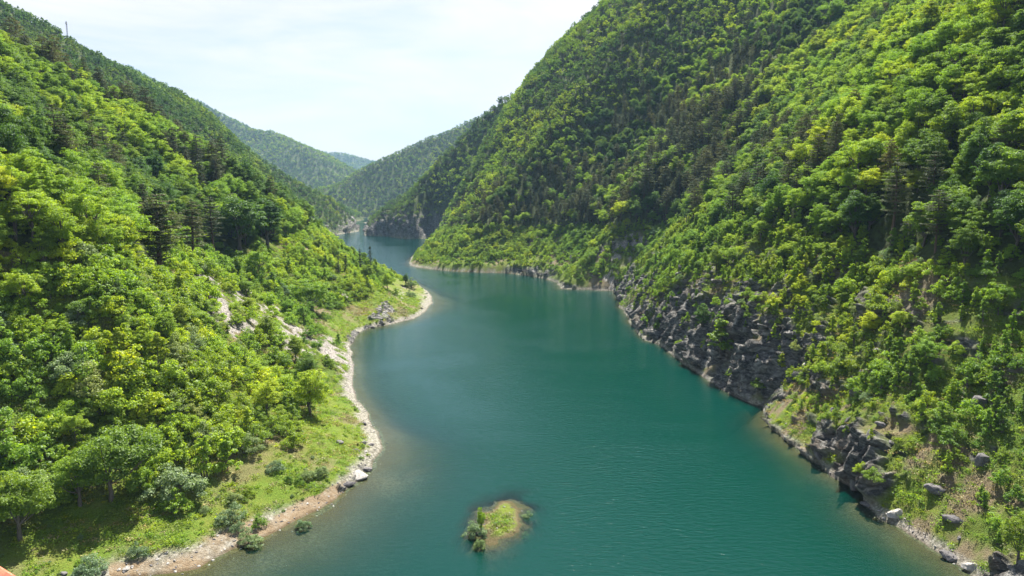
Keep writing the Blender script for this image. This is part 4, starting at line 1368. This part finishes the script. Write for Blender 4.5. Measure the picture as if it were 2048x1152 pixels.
# loose rocks on the banks
x, y = scatter(70, 240, 2.2)
z, d, px, py, r = classify(x, y, 0)
rk, sc_, sl, fo, gz_, up_, gi = sample_flags(x, y)
k = (z > .1) & (px > 1500) & (px < 2040) & (py > 700) & (py < 1150) & (up_ < .5) & (rng.rand(len(x)) < .22 * (rk > .2) + .05) & visible(x, y, z, .4, 0)
xs_, ys_, zs_ = x[k][:150], y[k][:150], z[k][:150]
for i in range(len(xs_)):
    o = add_obj('rock', RK[(0, 2, 4, 1)[rng.randint(4)]])
    s = rng.uniform(.35, 1.25)
    o.location = (xs_[i], ys_[i], zs_[i] + .1 * s); o.rotation_euler = (rng.normal() * .4, rng.normal() * .4, rng.uniform(0, 6.28)); o.scale = (s, s, s * rng.uniform(.6, 1.2))
    tag(o, 'jagged rock breaking through the dry stony right bank', 'rock', 'rocks on the dry right bank')
# stones of the beaches, uncountable
x, y = scatter(60, 420, 1.0)
z, d, px, py, r = classify(x, y, 0)
rk, sc_, sl, fo, gz_, up_, gi = sample_flags(x, y)
k = (z > -.25) & (rng.rand(len(x)) < .55 * (sc_ > .3) + .12 * ((d < 5) & (z < 2)) + .02 * (gz_ > .5)) & (rk < .8) & visible(x, y, z, .3, 0)
x, y, z = x[k], y[k], z[k]
print("stones", len(x))
instancer("gravel", np.c_[x, y, z], rng.uniform(0, 6.28, len(x)), rng.uniform(.07, .32, len(x)) , rng.randint(0, 4, len(x)), [RK[1], RK[3], RK[0], RK[2]],
          'loose pale stones strewn over the beaches and the scree', 'gravel')

# ------------------------------------------------------------------ dead wood
def snag_mesh(seed, h, r, nb):
    rg = np.random.RandomState(seed)
    ps = [tube([(0, 0, -.4), (.1, 0, h * .4), (rg.normal() * .3, rg.normal() * .3, h)], [r, r * .8, r * .3], 6)]
    for _ in range(nb):
        z0 = rg.uniform(.35, .95) * h; a = rg.uniform(0, 6.28); L = rg.uniform(.12, .3) * h
        e = np.array([math.cos(a) * L, math.sin(a) * L, z0 + L * .5])
        ps.append(tube([(0, 0, z0), e * .5 + np.array([0, 0, z0 * .5]), e], [r * .35, r * .25, r * .08], 4))
    v, f = join(ps)
    return mesh_np("trunk", v, f, [M_BARK], True)
for k_, (px_, py_, h_, lab) in enumerate([(403, 618, 28, 'bare dead sapling left of the two others below the landslip'), (413, 622, 30, 'bare dead sapling in the middle below the landslip'),
                                         (424, 620, 26, 'bare dead sapling right of the two others below the landslip'), (1372, 462, 38, 'dead bare trunk standing above the right bank bushes')]):
    x, y, z = ground_at_px(px_, py_)
    s = h_ * math.hypot(x, y) / F_PX
    o = add_obj('dead_tree', snag_mesh(400 + k_, s, .02 * s + .05, 6)); o.location = (x, y, z)
    tag(o, lab, 'dead tree', 'dead saplings below the landslip' if k_ < 3 else None)
def log_px(p0, p1, rpx, label, up_=.6):
    a = np.array(ground_at_px(*p0)); b = at_depth(p1[0], p1[1], a[1] + 4)
    a = a + np.array([0, 0, up_])
    r = rpx * a[1] / F_PX
    v, f = join([tube([a - a, (b - a) * .5 + np.array([0, 0, -.2]), b - a], [r, r * .8, r * .3], 6),
                 tube([(b - a) * .55, (b - a) * .75 + np.array([.3, 0, .9])], [r * .4, r * .1], 4),
                 tube([(b - a) * .3, (b - a) * .4 + np.array([-.4, 0, .8])], [r * .4, r * .1], 4)])
    o = add_obj('dead_log', mesh_np("log", v, f, [M_DEAD], True)); o.location = a
    tag(o, label, 'log')
log_px((1800, 474), (1862, 446), 1.6, 'bleached dead log leaning out of the dark trees at right', 3)
log_px((1640, 560), (1690, 545), 1.5, 'short bleached branch lying across the bushes over the cliff', 2)

# ------------------------------------------------------------------ retaining wall by the pines
def wall_mat():
    m, ns, ls = new_mat("old stone wall")
    out = ns.new("ShaderNodeOutputMaterial"); pb = nd(ns, "ShaderNodeBsdfPrincipled", Roughness=.9)
    tc = ns.new("ShaderNodeTexCoord")
    br = nd(ns, "ShaderNodeTexBrick", Scale=1.6, Color1=(.10, .09, .08, 1), Color2=(.16, .14, .12, 1), Mortar=(.05, .045, .04, 1))
    ls.new(tc.outputs['Object'], br.inputs['Vector'])
    n = nd(ns, "ShaderNodeTexNoise", Scale=3, Detail=6)
    ls.new(tc.outputs['Object'], n.inputs['Vector'])
    c = mixc(ns, ls, .6, br.outputs['Color'], n.outputs['Color'], 'MULTIPLY')
    ls.new(c, pb.inputs['Base Color']); ls.new(pb.outputs[0], out.inputs['Surface'])
    return m
def box(c, s):
    x, y, z = s[0] / 2, s[1] / 2, s[2] / 2
    v = np.array([(a * x, b * y, d_ * z) for a in (-1, 1) for b in (-1, 1) for d_ in (-1, 1)]) + np.array(c)
    f = np.array([(0, 1, 3, 2), (4, 6, 7, 5), (0, 4, 5, 1), (2, 3, 7, 6), (0, 2, 6, 4), (1, 5, 7, 3)])
    return v, f
wa = np.array(ground_at_px(366, 522)); wb = np.array(ground_at_px(422, 552))
root = bpy.data.objects.new("retaining_wall", None); COL.objects.link(root)
root.location = wa
wvec = wb - wa; wlen = float(np.linalg.norm(wvec[:2]))
root.rotation_euler = (0, 0, math.atan2(wvec[1], wvec[0]))
tag(root, 'dark old stone retaining wall with thin posts beneath the pines on the left slope', 'wall')
WM = wall_mat()
secs = []
for k_ in range(8):
    t = (k_ + .5) / 8
    secs.append(box((wlen * t, 0, wvec[2] * t + .3), (wlen / 8 - .005, .5, 2.6)))
v, f = join(secs); add_obj('stonework', mesh_np("stonework", v, f, [WM]), root)
for k_ in range(6):
    t = k_ / 5
    v, f = join([box((wlen * t, .1, wvec[2] * t + 2.1), (.12, .12, 1.4)), box((wlen * t, .1, wvec[2] * t + 2.83), (.17, .17, .06))])
    add_obj('post', mesh_np("post", v, f, [M_DEAD]), root)

# ------------------------------------------------------------------ radio mast on the skyline
def flat_metal(name, col, rough=.5, metal=0.0):
    m, ns, ls = new_mat(name)
    out = ns.new("ShaderNodeOutputMaterial"); pb = nd(ns, "ShaderNodeBsdfPrincipled", Roughness=rough, Metallic=metal)
    tc = ns.new("ShaderNodeTexCoord")
    n = nd(ns, "ShaderNodeTexNoise", Scale=8, Detail=5)
    ls.new(tc.outputs['Object'], n.inputs['Vector'])
    r = ramp(ns, [(.3, tuple(c * .75 for c in col)), (.7, tuple(min(1, c * 1.15) for c in col))])
    ls.new(n.outputs['Fac'], r.inputs['Fac']); ls.new(r.outputs['Color'], pb.inputs['Base Color'])
    ls.new(pb.outputs[0], out.inputs['Surface'])
    return m
mp_ = MAST_AT; mast_h = 27 * MAST_AT[1] / F_PX
zt = float(grid_sample(GZ, np.array([mp_[0]]), np.array([mp_[1]]))[0])
mast = bpy.data.objects.new("radio_mast", None); COL.objects.link(mast)
mast.location = (mp_[0], mp_[1], min(zt, mp_[2]))
mast.location.z = zt - .3
mast_h = 20.0
tag(mast, 'thin pale lattice radio mast standing on the left skyline', 'mast')
MM = flat_metal("galvanised steel", (.22, .23, .25), .6, .2)
prt = []
w_ = .45
cn = [(w_ * math.cos(a), w_ * math.sin(a)) for a in (0.5, 2.594, 4.689)]
for c in cn:
    prt.append(tube([(c[0], c[1], -.5), (c[0], c[1], mast_h)], [.15, .15], 5))
n_ = 10
for k_ in range(n_):
    for q in range(3):
        a, b = cn[q], cn[(q + 1) % 3]
        z0, z1 = mast_h * k_ / n_, mast_h * (k_ + 1) / n_
        prt.append(tube([(a[0], a[1], z0), (b[0], b[1], z1)], [.08, .08], 4))
v, f = join(prt); add_obj('lattice', mesh_np("lattice", v, f, [MM]), mast)
for k_, (dz, da) in enumerate(((-1.2, 0), (-2.6, 2), (-1.9, 4))):
    v, f = box((.7 * math.cos(da), .7 * math.sin(da), mast_h + dz), (.3, .3, 1.6))
    add_obj('antenna', mesh_np("antenna", v, f, [flat_metal("antenna white", (.75, .75, .75))]), mast)

# ------------------------------------------------------------------ the bridge rail at the lower left corner
def paint_mat():
    m, ns, ls = new_mat("red rust paint")
    out = ns.new("ShaderNodeOutputMaterial"); pb = nd(ns, "ShaderNodeBsdfPrincipled", Roughness=.55)
    tc = ns.new("ShaderNodeTexCoord")
    n = nd(ns, "ShaderNodeTexNoise", Scale=14, Detail=8, Roughness=.7)
    ls.new(tc.outputs['Object'], n.inputs['Vector'])
    r = ramp(ns, [(.36, (.30, .045, .018)), (.5, (.50, .085, .035)), (.62, (.58, .17, .09)), (.72, (.55, .36, .26))])
    ls.new(n.outputs['Fac'], r.inputs['Fac']); ls.new(r.outputs['Color'], pb.inputs['Base Color'])
    b = nd(ns, "ShaderNodeBump", Strength=.4, Distance=.01)
    ls.new(n.outputs['Fac'], b.inputs['Height']); ls.new(b.outputs['Normal'], pb.inputs['Normal'])
    ls.new(pb.outputs[0], out.inputs['Surface'])
    return m
pa = at_depth(-140, 1028, 1.75); pb_ = at_depth(60, 1152, 1.45)
dv = pb_ - pa; dv = dv / np.linalg.norm(dv)
pa = pa - dv * 2.2; pb_ = pb_ + dv * .8
bm = bmesh.new()
L_ = float(np.linalg.norm(pb_ - pa))
res = bmesh.ops.create_cube(bm, size=1)
bmesh.ops.scale(bm, vec=(L_, .16, .07), verts=bm.verts)
bmesh.ops.bevel(bm, geom=list(bm.edges), offset=.012, segments=3, affect='EDGES')
me = bpy.data.meshes.new("handrail"); bm.to_mesh(me); bm.free(); me.materials.append(paint_mat())
rail = bpy.data.objects.new("bridge_railing", None); COL.objects.link(rail)
rail.location = (pa + pb_) / 2
q = Vector(dv).to_track_quat('X', 'Z'); rail.rotation_mode = 'QUATERNION'; rail.rotation_quaternion = q
tag(rail, 'weathered red-painted steel bridge railing in the bottom left corner', 'railing')
hr = add_obj('handrail', me, rail)
hr.location = (0, -.085, -.04)

# ------------------------------------------------------------------ haze
hz, ns, ls = new_mat("haze")
ho = ns.new("ShaderNodeOutputMaterial")
pv = nd(ns, "ShaderNodeVolumePrincipled", Density=.00007, Anisotropy=.0)
pv.inputs['Color'].default_value = (.42, .69, 1.0, 1)
ls.new(pv.outputs[0], ho.inputs['Volume'])
top_z = float(max(GZ.max() + 40, 420))
v, f = box((0, 3100, (top_z - 16) / 2), (11000, 7200, top_z + 16))
hb = add_obj("haze", mesh_np("haze", v, f, [hz]))
tag(hb, 'pale blue air between the camera and the far hills', 'haze', kind='stuff')
